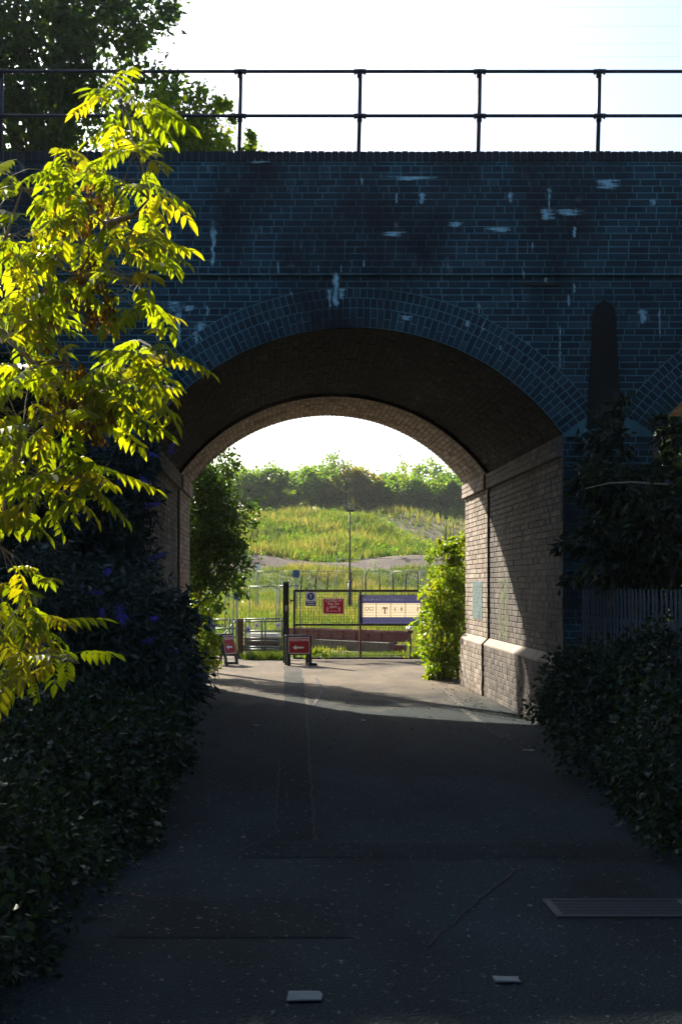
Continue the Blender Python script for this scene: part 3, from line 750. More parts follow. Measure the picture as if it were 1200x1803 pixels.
for i, (x, y, h) in enumerate([(-9.3, 31, 16.9), (-12.6, 30.5, 16.7), (-16.5, 32, 16.2)]):  # added trees out of view, heights set to shade the near road
    plant('added_belt_tree', ['broad tree standing next to the tall tree behind the viaduct', 'second broad tree along the belt behind the viaduct', 'third broad tree at the end of the belt behind the viaduct'][i], 'tree', (x, y), [(x, y, h-2.6, 2.3, 2.2, 2.5), (x+.3, y, h-6.5, 2.8, 2.4, 3.0)], 9000, 0.28, 0.62, M['tree_leaf'], 50+i, per=60, clump=0.34, trunk=0.22, nst=20, shell=0.3, group='tree belt behind the viaduct')

# --- shrubs along the lane (left): buddleia with blue flower spikes
def spikes(root, T, pts, seed):
    rng = np.random.default_rng(seed)
    for p in pts:
        L = rng.uniform(0.10, 0.2); d = Vector((rng.uniform(-.6, .9), rng.uniform(-.8, .2), rng.uniform(-0.5, .35))).normalized()
        n = 90; t = rng.uniform(0, 1, n); base = np.array(p)+np.outer(t*L, np.array(d))
        o_ = unit(n, rng); pos = base+o_*(0.022*(1-t)+0.005)[:, None]
        V, Q, tt = leaves_at(pos, 0.016, 0.9, rng, 0, o_)
        ob = link('flower_spike', mesh_np('flower_spike', V, Q, tt), M['flower'], root); ob.matrix_parent_inverse = T
def off_lane(p): return (p[:, 0] < -0.72-0.10*np.sin(p[:, 1]*2.1)-0.06*np.sin(p[:, 1]*5.3)) | ((p[:, 2] > 0.55) & (p[:, 0] < -0.45))
lab = 'overgrown buddleia'
r1 = plant('buddleia_bush', 'tall buddleia with blue flower spikes growing up against the arch pier', 'shrub', (-1.75, 15.0), [B(215, 850, 14.9, 60, .5, 80), B(235, 800, 15.0, 40, .4, 40), B(170, 930, 14.6, 80, .6, 90), B(230, 1000, 14.7, 45, .5, 80), B(110, 880, 14.6, 90, .6, 90), B(40, 960, 14.5, 90, .6, 160), B(150, 1130, 14.5, 110, .7, 110)], 15000, 0.11, 0.3, M['grey_leaf'], 11, droop=0.5, per=28, clump=0.32, trunk=0.022, nst=26, foliage='foliage', stem='stem')
spikes(*r1[:2], [P(*q) for q in [(236, 792, 14.5), (258, 797, 14.5), (300, 801, 14.6), (215, 840, 14.4), (247, 840, 14.4), (262, 850, 14.4), (257, 890, 14.4), (165, 912, 14.2), (265, 985, 14.3), (128, 1000, 14.2)]], 3)
r2 = plant('buddleia_bush', 'spreading buddleia with blue flowers leaning over the road edge inside the arch shade', 'shrub', (-1.6, 12.6), [B(200, 1080, 12.8, 90, .6, 70), B(290, 1110, 13.2, 55, .5, 60), B(120, 1130, 12.2, 110, .7, 90), B(250, 1180, 12.4, 90, .6, 70), B(60, 1080, 12.0, 100, .6, 120), B(310, 1185, 13.2, 45, .5, 60), B(180, 1250, 12.0, 130, .7, 70)], 17000, 0.10, 0.32, M['grey_leaf'], 12, droop=0.5, per=28, clump=0.30, trunk=0.02, nst=26, foliage='foliage', stem='stem', keep=off_lane)
spikes(*r2[:2], [P(*q) for q in [(203, 1066, 11.9), (215, 1070, 11.9), (180, 1085, 11.9), (265, 1092, 12.2), (270, 1125, 12.2), (225, 1088, 12), (380, 1108, 14.0), (360, 1105, 14.0), (185, 1010, 12.3), (330, 1190, 12.8), (150, 1040, 12.0), (300, 1140, 12.4)]], 4)
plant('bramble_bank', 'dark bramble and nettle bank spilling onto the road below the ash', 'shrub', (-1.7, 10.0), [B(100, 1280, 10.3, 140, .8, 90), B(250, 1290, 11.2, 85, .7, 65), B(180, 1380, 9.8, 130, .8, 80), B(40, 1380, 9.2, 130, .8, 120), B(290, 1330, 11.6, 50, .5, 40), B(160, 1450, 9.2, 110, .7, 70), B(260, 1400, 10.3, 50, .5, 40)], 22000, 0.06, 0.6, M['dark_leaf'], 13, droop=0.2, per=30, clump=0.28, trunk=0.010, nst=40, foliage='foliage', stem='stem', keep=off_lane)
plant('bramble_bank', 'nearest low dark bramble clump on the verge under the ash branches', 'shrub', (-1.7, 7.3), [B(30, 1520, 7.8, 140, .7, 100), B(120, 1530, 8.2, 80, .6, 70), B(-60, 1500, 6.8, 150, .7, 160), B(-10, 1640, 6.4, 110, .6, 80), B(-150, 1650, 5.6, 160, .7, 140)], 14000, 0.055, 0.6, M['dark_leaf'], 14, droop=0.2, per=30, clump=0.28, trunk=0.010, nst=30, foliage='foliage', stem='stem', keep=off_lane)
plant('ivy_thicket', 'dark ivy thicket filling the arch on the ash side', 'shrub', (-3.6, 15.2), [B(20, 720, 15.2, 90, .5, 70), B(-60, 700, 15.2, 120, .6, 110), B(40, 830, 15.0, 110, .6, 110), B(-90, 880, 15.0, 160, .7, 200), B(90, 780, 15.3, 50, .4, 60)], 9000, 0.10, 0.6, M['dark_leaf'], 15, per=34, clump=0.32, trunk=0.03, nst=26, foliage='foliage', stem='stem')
for i, (x, y, h, rr, lb_) in enumerate([(-5.0, 2.5, 9.5, 2.9, 'broad lane side tree on the verge behind the ash'), (5.6, 4.0, 9.0, 2.9, 'broad lane side tree across the lane from the ash'), (-2.6, -3.5, 10.0, 3.2, 'tree overhanging the lane before the bridge on the ash side'), (3.6, -3.0, 10.0, 3.2, 'tree overhanging the lane before the bridge opposite the ash'), (7.4, 10.5, 8.0, 2.6, 'tree behind the palisade fence'), (-6.2, 11.0, 5.0, 2.0, 'low tree on the verge behind the brambles')]):  # added out of view to block sky light and darken the foreground
    plant('added_lane_tree', lb_, 'tree', (x, y), [(x, y, h*0.62, rr, rr, h*0.33), (x+rr*.4*(1 if x < 0 else -1), y+.3, h*0.5, rr*.7, rr*.7, h*0.18)]+([(x*0.45, 1.6, 7.0, 2.2, 2.0, 1.2)] if y < 3 and h > 9 else []), 9000, 0.30, 0.62, M['dark_leaf'], 70+i, per=60, clump=0.34, trunk=0.2, nst=20, shell=0.3, group='trees lining the lane')
# --- right hand shrubs
def off_right(p): return (p[:, 0] > 2.34+0.10*np.sin(p[:, 1]*1.9)+0.06*np.sin(p[:, 1]*4.9)) | ((p[:, 2] > 0.8) & (p[:, 0] > 2.2))
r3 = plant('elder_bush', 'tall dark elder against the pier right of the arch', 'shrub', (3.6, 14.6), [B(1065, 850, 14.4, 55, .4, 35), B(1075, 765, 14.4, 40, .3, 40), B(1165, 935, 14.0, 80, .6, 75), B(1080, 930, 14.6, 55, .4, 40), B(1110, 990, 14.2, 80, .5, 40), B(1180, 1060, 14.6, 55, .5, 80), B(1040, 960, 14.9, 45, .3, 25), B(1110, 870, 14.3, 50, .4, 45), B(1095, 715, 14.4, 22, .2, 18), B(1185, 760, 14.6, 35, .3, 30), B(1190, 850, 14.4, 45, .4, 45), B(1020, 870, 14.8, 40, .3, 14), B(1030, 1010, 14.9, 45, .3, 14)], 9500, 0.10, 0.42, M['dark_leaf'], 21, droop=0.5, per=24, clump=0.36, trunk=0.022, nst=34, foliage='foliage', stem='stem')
plant('buddleia_bush', 'sunlit buddleia with yellow green leaves beyond the second arch', 'shrub', (7.2, 25.6), [B(1175, 770, 25.6, 50, .5, 60), B(1150, 840, 25.8, 50, .5, 60), B(1230, 760, 25.6, 70, .6, 110), B(1200, 930, 25.8, 80, .6, 100), B(1120, 900, 25.8, 70, .5, 60), B(1180, 1060, 25.8, 90, .6, 90), B(1190, 700, 26.2, 60, .5, 60)], 17000, 0.13, 0.34, M['tree_leaf'], 22, droop=0.5, per=24, clump=0.34, trunk=0.02, nst=16, foliage='foliage', stem='stem')
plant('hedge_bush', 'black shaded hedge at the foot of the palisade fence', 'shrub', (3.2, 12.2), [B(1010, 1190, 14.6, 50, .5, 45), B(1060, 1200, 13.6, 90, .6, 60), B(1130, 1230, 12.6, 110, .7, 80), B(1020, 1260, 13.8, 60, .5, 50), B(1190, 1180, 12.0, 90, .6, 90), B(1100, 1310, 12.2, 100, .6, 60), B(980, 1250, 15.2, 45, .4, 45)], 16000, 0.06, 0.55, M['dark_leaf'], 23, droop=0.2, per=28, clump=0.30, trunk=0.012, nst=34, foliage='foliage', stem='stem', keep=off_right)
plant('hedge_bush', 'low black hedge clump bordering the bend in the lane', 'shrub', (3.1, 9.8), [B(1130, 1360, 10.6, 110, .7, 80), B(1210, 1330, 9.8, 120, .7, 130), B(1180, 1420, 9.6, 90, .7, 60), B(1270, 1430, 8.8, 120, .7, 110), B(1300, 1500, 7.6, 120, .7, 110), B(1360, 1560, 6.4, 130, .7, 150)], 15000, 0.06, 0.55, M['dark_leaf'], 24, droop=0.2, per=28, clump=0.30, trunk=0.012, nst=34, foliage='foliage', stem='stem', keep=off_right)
# arching bare stem across the right shrub
mb = MB(); mb.tube([P(1175, 853, 13.6), P(1110, 849, 13.5), P(1070, 851, 13.5), P(1030, 860, 13.5)], [0.010, 0.009, 0.007, 0.004], 6)
ob = mb.build('branch', M['twig'], r3[0], True); ob.matrix_parent_inverse = r3[1]
# --- beyond the arch
plant('hawthorn_tree', 'dense dark hawthorn tree beside the far left pier', 'tree', (-1.75, 26.4), [B(372, 840, 26.2, 46, .7, 46), B(375, 910, 26.2, 62, .8, 60), B(365, 990, 26.2, 62, .8, 65), B(405, 990, 26.5, 35, .5, 60), B(345, 900, 26.5, 50, .7, 100), B(350, 1060, 26.5, 40, .5, 50), B(395, 935, 26.6, 35, .4, 40)], 15000, 0.085, 0.6, M['tree_leaf'], 31, per=40, clump=0.30, trunk=0.07, nst=30, shell=0.4)
plant('sapling', 'yellow green sunlit sapling at the foot of the far left pier', 'shrub', (-1.25, 25.2), [B(350, 1110, 25.4, 26, .3, 55), B(345, 1160, 25.2, 26, .3, 28), B(365, 1150, 25.6, 20, .3, 35)], 2600, 0.08, 0.5, M['lit_leaf'], 32, per=24, clump=0.34, trunk=0.012, nst=12, foliage='foliage', stem='stem')
plant('elder_bush', 'bright sunlit green bush beside the far right end of the tunnel wall', 'shrub', (2.95, 25.3), [B(788, 1000, 25.4, 34, .4, 40), B(785, 1060, 25.2, 42, .5, 50), B(780, 1120, 25.2, 42, .5, 45), B(782, 1170, 25.2, 38, .45, 28), B(800, 960, 25.5, 22, .3, 22), B(770, 960, 25.4, 12, .2, 14), B(815, 1080, 25.8, 30, .4, 90)], 10500, 0.075, 0.6, M['lit_leaf'], 33, per=36, clump=0.30, trunk=0.03, nst=26, shell=0.4, foliage='foliage', stem='stem')
plant('weed', 'small yellow green weed at the foot of the right tunnel wall', 'plant', (2.95, 22.6), [B(840, 1206, 22.5, 6, .06, 10)], 90, 0.05, 0.6, M['lit_leaf'], 34, per=20, trunk=0.004, nst=5, foliage='foliage', stem='stem')
for i, (px, py, D) in enumerate([(305, 1200, 15.9), (560, 1163, 31.4), (735, 1163, 31.6)]):
    plant('weed_tuft', ['dark weed tuft at the left road edge beneath the arch', 'grass tuft growing beside the pedestrian sign', 'grass tuft under the gate hinge post'][i], 'plant', (PX(px, D), D), [(PX(px, D), D, 0.12, .22, .2, .1)], 260, 0.09, 0.25, M['lit_leaf' if i else 'dark_leaf'], 60+i, per=26, droop=-0.8, trunk=0.004, nst=4, foliage='foliage', stem='stem')

# --- far trees on the ridge
far = [(420, 140, 838, 60, 0), (468, 142, 836, 38, 0), (395, 150, 820, 60, 0), (510, 147, 852, 45, 0), (545, 149, 832, 46, 0), (580, 152, 826, 50, 0), (615, 149, 838, 46, 1), (655, 150, 850, 44, 1), (690, 150, 846, 44, 0), (725, 147, 852, 46, 0), (770, 146, 856, 48, 0), (815, 147, 858, 50, 0), (860, 147, 850, 50, 0), (330, 146, 830, 60, 0), (740, 205, 822, 62, 0), (700, 215, 842, 50, 0), (790, 210, 836, 60, 0), (640, 200, 862, 60, 0), (570, 205, 845, 60, 0)]
fl = ['rounded tree at the left end of the far ridge', 'feathery tree whose crown stands out against the sky left of the ridge', 'pale tree behind the left end of the far ridge', 'low scrub tree above the left half of the grass slope', 'bushy green tree near the middle of the ridge', 'tallest bushy tree in the middle of the ridge', 'reddish green tree on the middle of the ridge', 'ochre tinted tree on the ridge beside the yellow marker', 'green tree above the start of the bare earth', 'dense scrub tree above the bare earth slope', 'dark scrub tree behind the bare earth slope', 'dark scrub tree next to the arch wall on the ridge', 'scrub tree on the ridge hidden behind the tunnel wall edge', 'tree on the ridge behind the hawthorn', 'large hazy tree rising behind the right of the ridge', 'hazy tree left of the large one behind the ridge', 'hazy tree right of the large one behind the ridge', 'hazy low tree far behind the middle of the ridge', 'hazy distant tree behind the tallest ridge tree']
for i, (px, D, top, hw, warm) in enumerate(far):
    x = PX(px, D); zb = float(terrain(x, D)); zt_ = PZ(top-14, D); h = zt_-zb; w = hw*D/F*1.05
    rs = np.random.default_rng(100+i); bl = [(x, D, zb+h*0.62, w*0.8, 1.8, h*0.36)]
    for q in range(5): bl.append((x+rs.uniform(-.8, .8)*w, D+rs.uniform(-1, 1), zb+h*rs.uniform(0.3, 0.78), w*rs.uniform(.3, .5), 1.2, h*rs.uniform(.16, .26)))
    plant('ridge_tree', fl[i], 'tree', (x, D), bl, 4200, 0.34 if D < 180 else 0.5, 0.7, M['far_leaf_warm' if warm else 'far_leaf'], 100+i, per=40, clump=0.30, trunk=0.12, nst=14, shell=0.4, group='trees along the far ridge')

# --- grass of the field and the slope
def grass(name, n, y0, y1, pxa, pxb, hmin, hmax, wdt, seed, zoff=0.0):
    rng = np.random.default_rng(seed); Y = np.sqrt(rng.uniform(y0*y0, y1*y1, n)); px = rng.uniform(pxa, pxb, n); X = (px-CX)*Y/F
    k = rng.uniform(0, 1, n) > dirt_at(X, Y)*1.15; X, Y = X[k], Y[k]; n = len(X); Z = terrain(X, Y)
    pat = 0.5+0.28*np.sin(X*0.55+1.7*np.sin(Y*0.23))+0.25*np.sin(Y*0.5+X*0.9+2)+0.2*np.sin(X*2.1-Y*1.3)
    h = rng.uniform(hmin, hmax, n)*(0.6+0.7*np.clip(pat, 0, 1))*(0.35+0.65*smooth(37, 55, Y)); an = rng.uniform(0, math.pi, n)
    w = wdt*rng.uniform(0.5, 1.4, n); lean = rng.normal(size=(n, 2))*0.3*h[:, None]
    dx, dy = np.cos(an)*w, np.sin(an)*w
    V = np.stack([np.stack([X-dx, Y-dy, Z-0.03], 1), np.stack([X+dx, Y+dy, Z-0.03], 1), np.stack([X+lean[:, 0], Y+lean[:, 1], Z+h], 1)], 1).reshape(-1, 3)
    Q = np.arange(n*3).reshape(-1, 3); t = np.clip(0.15+pat*0.5+rng.normal(size=n)*0.16, 0, 1)
    return link(name, mesh_np(name, V, Q, t), M['grass'])
tag(grass('grass', 70000, 87, 150, 300, 880, 0.25, 0.8, 0.07, 1), 'tall uncut grass and weeds covering the far slope', 'grass', kind='stuff')
tag(grass('grass', 70000, 35.5, 86, 300, 880, 0.12, 0.42, 0.03, 2), 'rough green and straw grass of the field behind the gate', 'grass', kind='stuff')
rw = np.random.default_rng(40); wb = []
for k in range(190):
    y = rw.uniform(85, 139) if k % 3 == 0 else rw.uniform(88, 121); x = PX(rw.uniform(400, 800), y)
    if dirt_at(x, y) > 0.4 and rw.uniform() < 0.6: continue
    s_ = rw.uniform(0.25, 0.75); wb.append((x, y, float(terrain(x, y))+s_*0.35, s_*1.3, s_, s_*0.55))
wp, wo, wt, _h = crown_points(wb, 9000, rw, 0.5, 14, 0.3)
V, Q, tt = leaves_at(wp, 0.16, 0.5, rw, -0.5, wo, tint=wt)
tag(link('weeds', mesh_np('weeds', V, Q, tt), M['far_leaf']), 'leafy green weed clumps dotted over the grass slope', 'weeds', kind='stuff')
def verge(name, label, segs, n, seed):
    rng = np.random.default_rng(seed); k = rng.integers(0, len(segs), n); S = np.array(segs)[k]; t = rng.uniform(0, 1, n)
    X = S[:, 0]+(S[:, 2]-S[:, 0])*t+rng.normal(size=n)*0.03; Y = S[:, 1]+(S[:, 3]-S[:, 1])*t+rng.normal(size=n)*0.16
    h = rng.uniform(0.04, 0.20, n)*np.where(Y > 33, 0.5, 1.0); an = rng.uniform(0, math.pi, n); w = 0.012; lean = rng.normal(size=(n, 2))*0.07
    V = np.stack([np.stack([X-np.cos(an)*w, Y-np.sin(an)*w, X*0-0.02], 1), np.stack([X+np.cos(an)*w, Y+np.sin(an)*w, X*0-0.02], 1), np.stack([X+lean[:, 0], Y+lean[:, 1], h], 1)], 1).reshape(-1, 3)
    tag(link(name, mesh_np(name, V, np.arange(n*3).reshape(-1, 3), rng.uniform(0.0, 0.55, n)), M['grass']), label, 'grass', kind='stuff')
verge('grass', 'bright green grass strip under the field gate', [(PX(430, 33), 32.6, PX(500, 33), 32.6), (PX(515, 33), 33.4, PX(740, 34), 34.0), (PX(515, 33), 33.9, PX(740, 34), 34.6)], 4200, 7)

# ------------------------------------------------------------------ the ash in front of the viaduct
DA = 7.0
ash = tag(empty('ash_tree', (-2.35, 7.4, -0.03)), 'sunlit yellow green ash with feathery leaves and hanging seed bunches before the viaduct', 'tree')
AT = Matrix.Translation(-Vector((-2.35, 7.4, -0.03)))
def leaf_mesh(seed):
    rng = random.Random(seed); mb = MB(); L = 0.25; pairs = 5
    def rach(t): return Vector((0, L*t, -0.10*L*t-0.42*L*t*t*0.6))
    mb.tube([rach(k/4) for k in range(5)], [0.0022, 0.002, 0.0017, 0.0014, 0.001], 3, cap=False)
    def leaflet(base, d, up, l):
        d = d.normalized(); s = d.cross(up).normalized(); nn = s.cross(d).normalized(); w = l*0.20
        tip = base+d*l-nn*l*0.12; q1 = base+d*l*0.28; q2 = base+d*l*0.62-nn*l*0.03
        vs = [base, q1+s*w*0.9+nn*w*0.35, q2+s*w*0.8+nn*w*0.3, tip, q2-s*w*0.8+nn*w*0.3, q1-s*w*0.9+nn*w*0.35]
        mb.poly(vs, [(0, 1, 2, 3), (0, 3, 4, 5)])
    for k in range(pairs):
        t = 0.28+0.62*k/(pairs-1); b_ = rach(t); l = 0.088*(1-0.25*abs(k/(pairs-1)-0.45))*rng.uniform(0.85, 1.12)
        for s in (-1, 1):
            leaflet(b_, Vector((s*1.0, 0.62+rng.uniform(-.15, .15), -0.85+rng.uniform(-.35, .25))), Vector((0, 0.1, 1)), l)
    leaflet(rach(1.0), Vector((rng.uniform(-.2, .2), 1, -0.7)), Vector((0, 0.2, 1)), 0.09)
    return mb.mesh('leaf')
LEAF = [leaf_mesh(k) for k in range(6)]
for me in LEAF: me.materials.append(M['ash_leaf'])
def keys_mesh(seed):
    rng = random.Random(seed); mb = MB()
    for k in range(16):
        b_ = Vector((rng.gauss(0, .012), rng.gauss(0, .012), -rng.uniform(0.0, 0.085)))
        d = Vector((rng.uniform(-.5, .5), rng.uniform(-.5, .5), -1)).normalized(); s = d.orthogonal(); s.rotate(Matrix.Rotation(rng.uniform(0, 6.28), 3, d)); l = rng.uniform(.028, .042); w = l*0.17
        mb.poly([b_, b_+d*l*.35+s*w*.6, b_+d*l*.75+s*w, b_+d*l, b_+d*l*.75-s*w, b_+d*l*.35-s*w*.6], [(0, 1, 2, 3), (0, 3, 4, 5)])
        mb.tube([Vector((0, 0, 0.01)), b_], 0.0009, 3, cap=False)
    return mb.mesh('seed_bunch')
KEYS = [keys_mesh(k) for k in range(3)]
for me in KEYS: me.materials.append(M['ash_key'])
ra = random.Random(17)
br = [  # limbs as (px, py, depth) polylines
    [(-363, 1250, 7.4), (-340, 950, 7.4), (-230, 760, 7.3), (0, 580, 7.1), (70, 535, 7.05), (135, 487, 7.0), (165, 440, 7.0), (185, 395, 7.0), (215, 330, 6.95), (238, 262, 6.95), (222, 190, 6.95)],
    [(-340, 950, 7.4), (-120, 800, 7.2), (40, 760, 7.1), (130, 715, 7.0), (200, 680, 6.9), (290, 640, 6.9)],
    [(-355, 1150, 7.4), (-160, 1120, 7.2), (0, 1120, 7.0), (70, 1150, 6.9), (140, 1168, 6.9)],
    [(-230, 760, 7.3), (-100, 560, 7.2), (10, 420, 7.1), (40, 330, 7.05)],
    [(-120, 800, 7.2), (-20, 850, 7.1), (80, 840, 7.0), (175, 860, 6.9)],
    [(70, 535, 7.05), (110, 440, 7.05), (120, 340, 7.05), (90, 300, 7.0)],
    [(135, 487, 7.0), (200, 480, 6.9), (245, 500, 6.85)], [(185, 395, 7.0), (235, 380, 6.9), (262, 350, 6.9)],
    [(40, 760, 7.1), (10, 880, 7.0), (0, 960, 7.0)], [(0, 580, 7.1), (60, 640, 7.0), (120, 640, 6.95)]]
mb = MB()
for i, pl in enumerate(br):
    n = len(pl); r0 = 0.055 if i == 0 else 0.016
    rad = [r0*(1-k/(n-1))**1.2+0.0045 for k in range(n)]
    if i == 0: rad = [0.05, 0.042, 0.03, 0.010, 0.0095, 0.009, 0.008, 0.007, 0.006, 0.005, 0.003]
    mb.tube([P(*q) for q in pl], rad, 7)
mb.tube([(-2.35, 7.4, -0.08), tuple(P(-363, 1250, 7.4))], [0.07, 0.05], 8)
trunk = mb.build('trunk', M['twig'], ash, True); trunk.matrix_parent_inverse = AT
limbs = [P(*q) for pl in br for q in pl[2:]]
reg = [(215, 190, 50, 38, 11), (150, 300, 60, 40, 11), (235, 320, 38, 60, 14), (225, 430, 45, 60, 18), (235, 520, 36, 36, 9), (110, 400, 65, 55, 18), (10, 330, 30, 60, 11), (15, 450, 45, 50, 12), (70, 530, 90, 45, 18), (40, 620, 80, 60, 24), (262, 625, 42, 26, 12), (220, 670, 60, 34, 16), (150, 710, 70, 55, 22), (40, 740, 80, 90, 34), (150, 850, 55, 45, 14), (30, 880, 60, 50, 18), (20, 1050, 55, 40, 12), (40, 1120, 55, 45, 14), (110, 1168, 40, 16, 6), (35, 1185, 40, 25, 8)]
tw = MB()
cntr = 0; massV = []; massF = []; massT = []
for (px, py, rx, ry, cnt, extra) in [r_+(0,) for r_ in reg]+[r_[:4]+(max(2, int(r_[4]*0.3)), 1) for r_ in reg]:
    for k in range(cnt):
        q = ra.uniform(0, 6.283); rr = math.sqrt(ra.random())
        d = 6.95+ra.uniform(-0.6, 0.6); b_ = P(px+rx*rr*math.cos(q), py+ry*rr*math.sin(q)-12, d)
        near = min(limbs, key=lambda v: (v-b_).length); c0 = P(px, py, 6.95)
        out = (b_-near); out.z *= 0.5; out = out.normalized() if out.length > 1e-4 else Vector((1, 0, 0))
        st = b_-out*0.16-Vector((0, 0, 0.02))
        if (near-b_).length < 0.5: tw.tube([near, near.lerp(b_, 0.6)+Vector((0, 0, 0.02)), b_], [0.0035, 0.0025, 0.0018], 4, cap=False)
        else: tw.tube([st, b_], [0.0022, 0.0016], 4, cap=False)
        ang = math.atan2(out.y, out.x)+ra.uniform(-0.7, 0.7) if ra.random() < 0.75 else ra.uniform(-math.pi, math.pi)
        eu = (ra.uniform(-0.45, 0.45), ra.uniform(-.45, .45), ang-math.pi/2); sc = ra.uniform(0.75, 1.15); lm = LEAF[ra.randrange(6)]; cntr += 1
        if cntr <= 300:
            o = bpy.data.objects.new('leaf', lm); COL.objects.link(o); o.parent = ash; o.matrix_parent_inverse = AT
            o.location = b_; o.rotation_euler = eu; o.scale = (sc, sc, sc)
        else:
            MX = Matrix.LocRotScale(b_, Euler(eu), Vector((sc, sc, sc))); n0 = len(massV); tq = ra.random()
            massV += [tuple(MX @ v.co) for v in lm.vertices]
            for pg in lm.polygons: massF.append([n0+i for i in pg.vertices]); massT.append(tq)
mm = MB(); mm.v = massV; mm.f = massF; mm.t = massT
mo = mm.build('leaf_mass', M['ash_mass'], ash); mo.matrix_parent_inverse = AT; mo['kind'] = 'stuff'
two = tw.build('twig', M['twig'], ash, True); two.matrix_parent_inverse = AT
for (px, py, sp, cnt) in [(150, 330, 22, 12), (150, 370, 16, 6), (160, 480, 18, 8), (175, 545, 22, 9), (90, 520, 25, 6), (155, 690, 25, 20), (180, 720, 26, 14), (70, 570, 20, 5), (100, 700, 30, 6), (110, 820, 20, 4)]:
    for k in range(cnt):
        o = bpy.data.objects.new('seed_bunch', KEYS[ra.randrange(3)]); COL.objects.link(o); o.parent = ash; o.matrix_parent_inverse = AT
        o.location = P(px+ra.gauss(0, sp), py+ra.gauss(0, sp*1.1), 6.9+ra.uniform(-.25, .2)); o.rotation_euler = (ra.uniform(-.2, .2), ra.uniform(-.2, .2), ra.uniform(0, 6.28))

# ------------------------------------------------------------------ palisade fence in the right hedge
pf = tag(empty('palisade_fence', (3.35, 12.5, 0)), 'grey steel palisade fence half hidden in the dark hedge', 'fence')
PT = Matrix.Translation(-Vector((3.35, 12.5, 0)))
mbp = MB(); vs = []
for z, w_ in ((0.1, .034), (1.52, .034), (1.62, .006)): vs += [(0, -w_, z), (-0.012, -w_*0.35, z), (-0.016, 0, z), (-0.012, w_*0.35, z), (0, w_, z)]
fs = []
for r in range(2):
    for k in range(4): fs.append((5*r+k, 5*r+k+1, 5*r+6+k, 5*r+5+k))
mbp.poly(vs, fs); pm = mbp.mesh('pale'); pm.materials.append(M['dull_galv'])
y = 10.0
while y < 15.75:
    o = bpy.data.objects.new('pale', pm); COL.objects.link(o); o.parent = pf; o.matrix_parent_inverse = PT; o.location = (3.35+random.uniform(-.004, .004), y, random.uniform(-.006, .006)); o.rotation_euler = (0, 0, random.uniform(-.04, .04)); y += 0.145
for z in (0.42, 1.3):
    mb = MB(); mb.box(3.355, 3.40, 9.9, 15.8, z-0.025, z+0.025); o = mb.build('rail', M['dull_galv'], pf); o.matrix_parent_inverse = PT

# ------------------------------------------------------------------ gates and posts
TXT = {}
def text_mesh(s, size, align='CENTER'):
    cu = bpy.data.curves.new('t', 'FONT'); cu.body = s; cu.size = size; cu.align_x = align; cu.align_y = 'CENTER'; cu.resolution_u = 2; cu.offset = size*0.012
    o = bpy.data.objects.new('t', cu); COL.objects.link(o); bpy.context.view_layer.update()
    me = bpy.data.meshes.new_from_object(o.evaluated_get(bpy.context.evaluated_depsgraph_get())); me.name = 'lettering'
    bpy.data.objects.remove(o); return me
def lettering(s, size, parent, loc, mat, rot=(math.pi/2, 0, 0), align='CENTER', sx=1.0):
    me = text_mesh(s, size, align); me.materials.clear(); o = link('lettering', me, mat, parent); o.location = loc; o.rotation_euler = rot; o.scale = (sx, 1, 1); return o
def flat(name, pts, mat, parent, y, rot=None):
    """a thin print on a board in the board's own x/z plane"""
    mb = MB(); mb.poly([(u, y, v) for u, v in pts], [tuple(range(len(pts)))]); return mb.build(name, mat, parent)
def arrow(L, w, hx, hw, cx=0, cz=0, left=True):
    s = -1 if left else 1
    return [(cx-s*L/2, cz-w/2), (cx+s*(L/2-hx), cz-w/2), (cx+s*(L/2-hx), cz-hw/2), (cx+s*L/2, cz), (cx+s*(L/2-hx), cz+hw/2), (cx+s*(L/2-hx), cz+w/2), (cx-s*L/2, cz+w/2)]

DG = 32.2
g = tag(empty('mesh_gate', (PX(634, DG), DG, 0)), 'dark steel gate of wire mesh topped with spikes and hung with signs', 'gate')
GT = Matrix.Translation(-Vector((PX(634, DG), DG, 0)))
def gpart(mb, name, mat, parent=g, T=GT):
    o = mb.build(name, mat, parent); o.matrix_parent_inverse = T; return o
xl, xm, xr = PX(518, DG), PX(634, DG), PX(752, DG); zt, zm_, zb_ = PZ(1040, DG), PZ(1100, DG), PZ(1159, DG)
for x, mt in ((xl, 'gate_steel'), (xm, 'rusty_steel'), (xr, 'gate_steel')):
    mb = MB(); mb.box(x-0.026, x+0.026, DG-0.03, DG+0.03, zb_-0.02, zt+0.02, bev=0.006); gpart(mb, 'stile', M[mt])
for z, mt in ((zt, 'gate_steel'), (zm_, 'gate_steel'), (zb_, 'gate_steel')):
    for a, b_ in ((xl+0.026, xm-0.026), (xm+0.026, xr-0.026)):
        mb = MB(); mb.box(a, b_, DG-0.024, DG+0.024, z-0.024, z+0.024, bev=0.005); gpart(mb, 'crossbar', M[mt])
mb = MB(); s_ = 0.062
x = xl+s_
while x < xr-0.03: mb.tube([(x, DG+0.012, zb_), (x, DG+0.012, zt)], 0.0045, 4); x += s_
z = zb_+s_
while z < zt-0.02: mb.tube([(xl, DG+0.004, z), (xr, DG+0.004, z)], 0.0045, 4); z += s_
o = gpart(mb, 'wire_mesh', M['wire']); o['kind'] = 'stuff'
rs = random.Random(2)
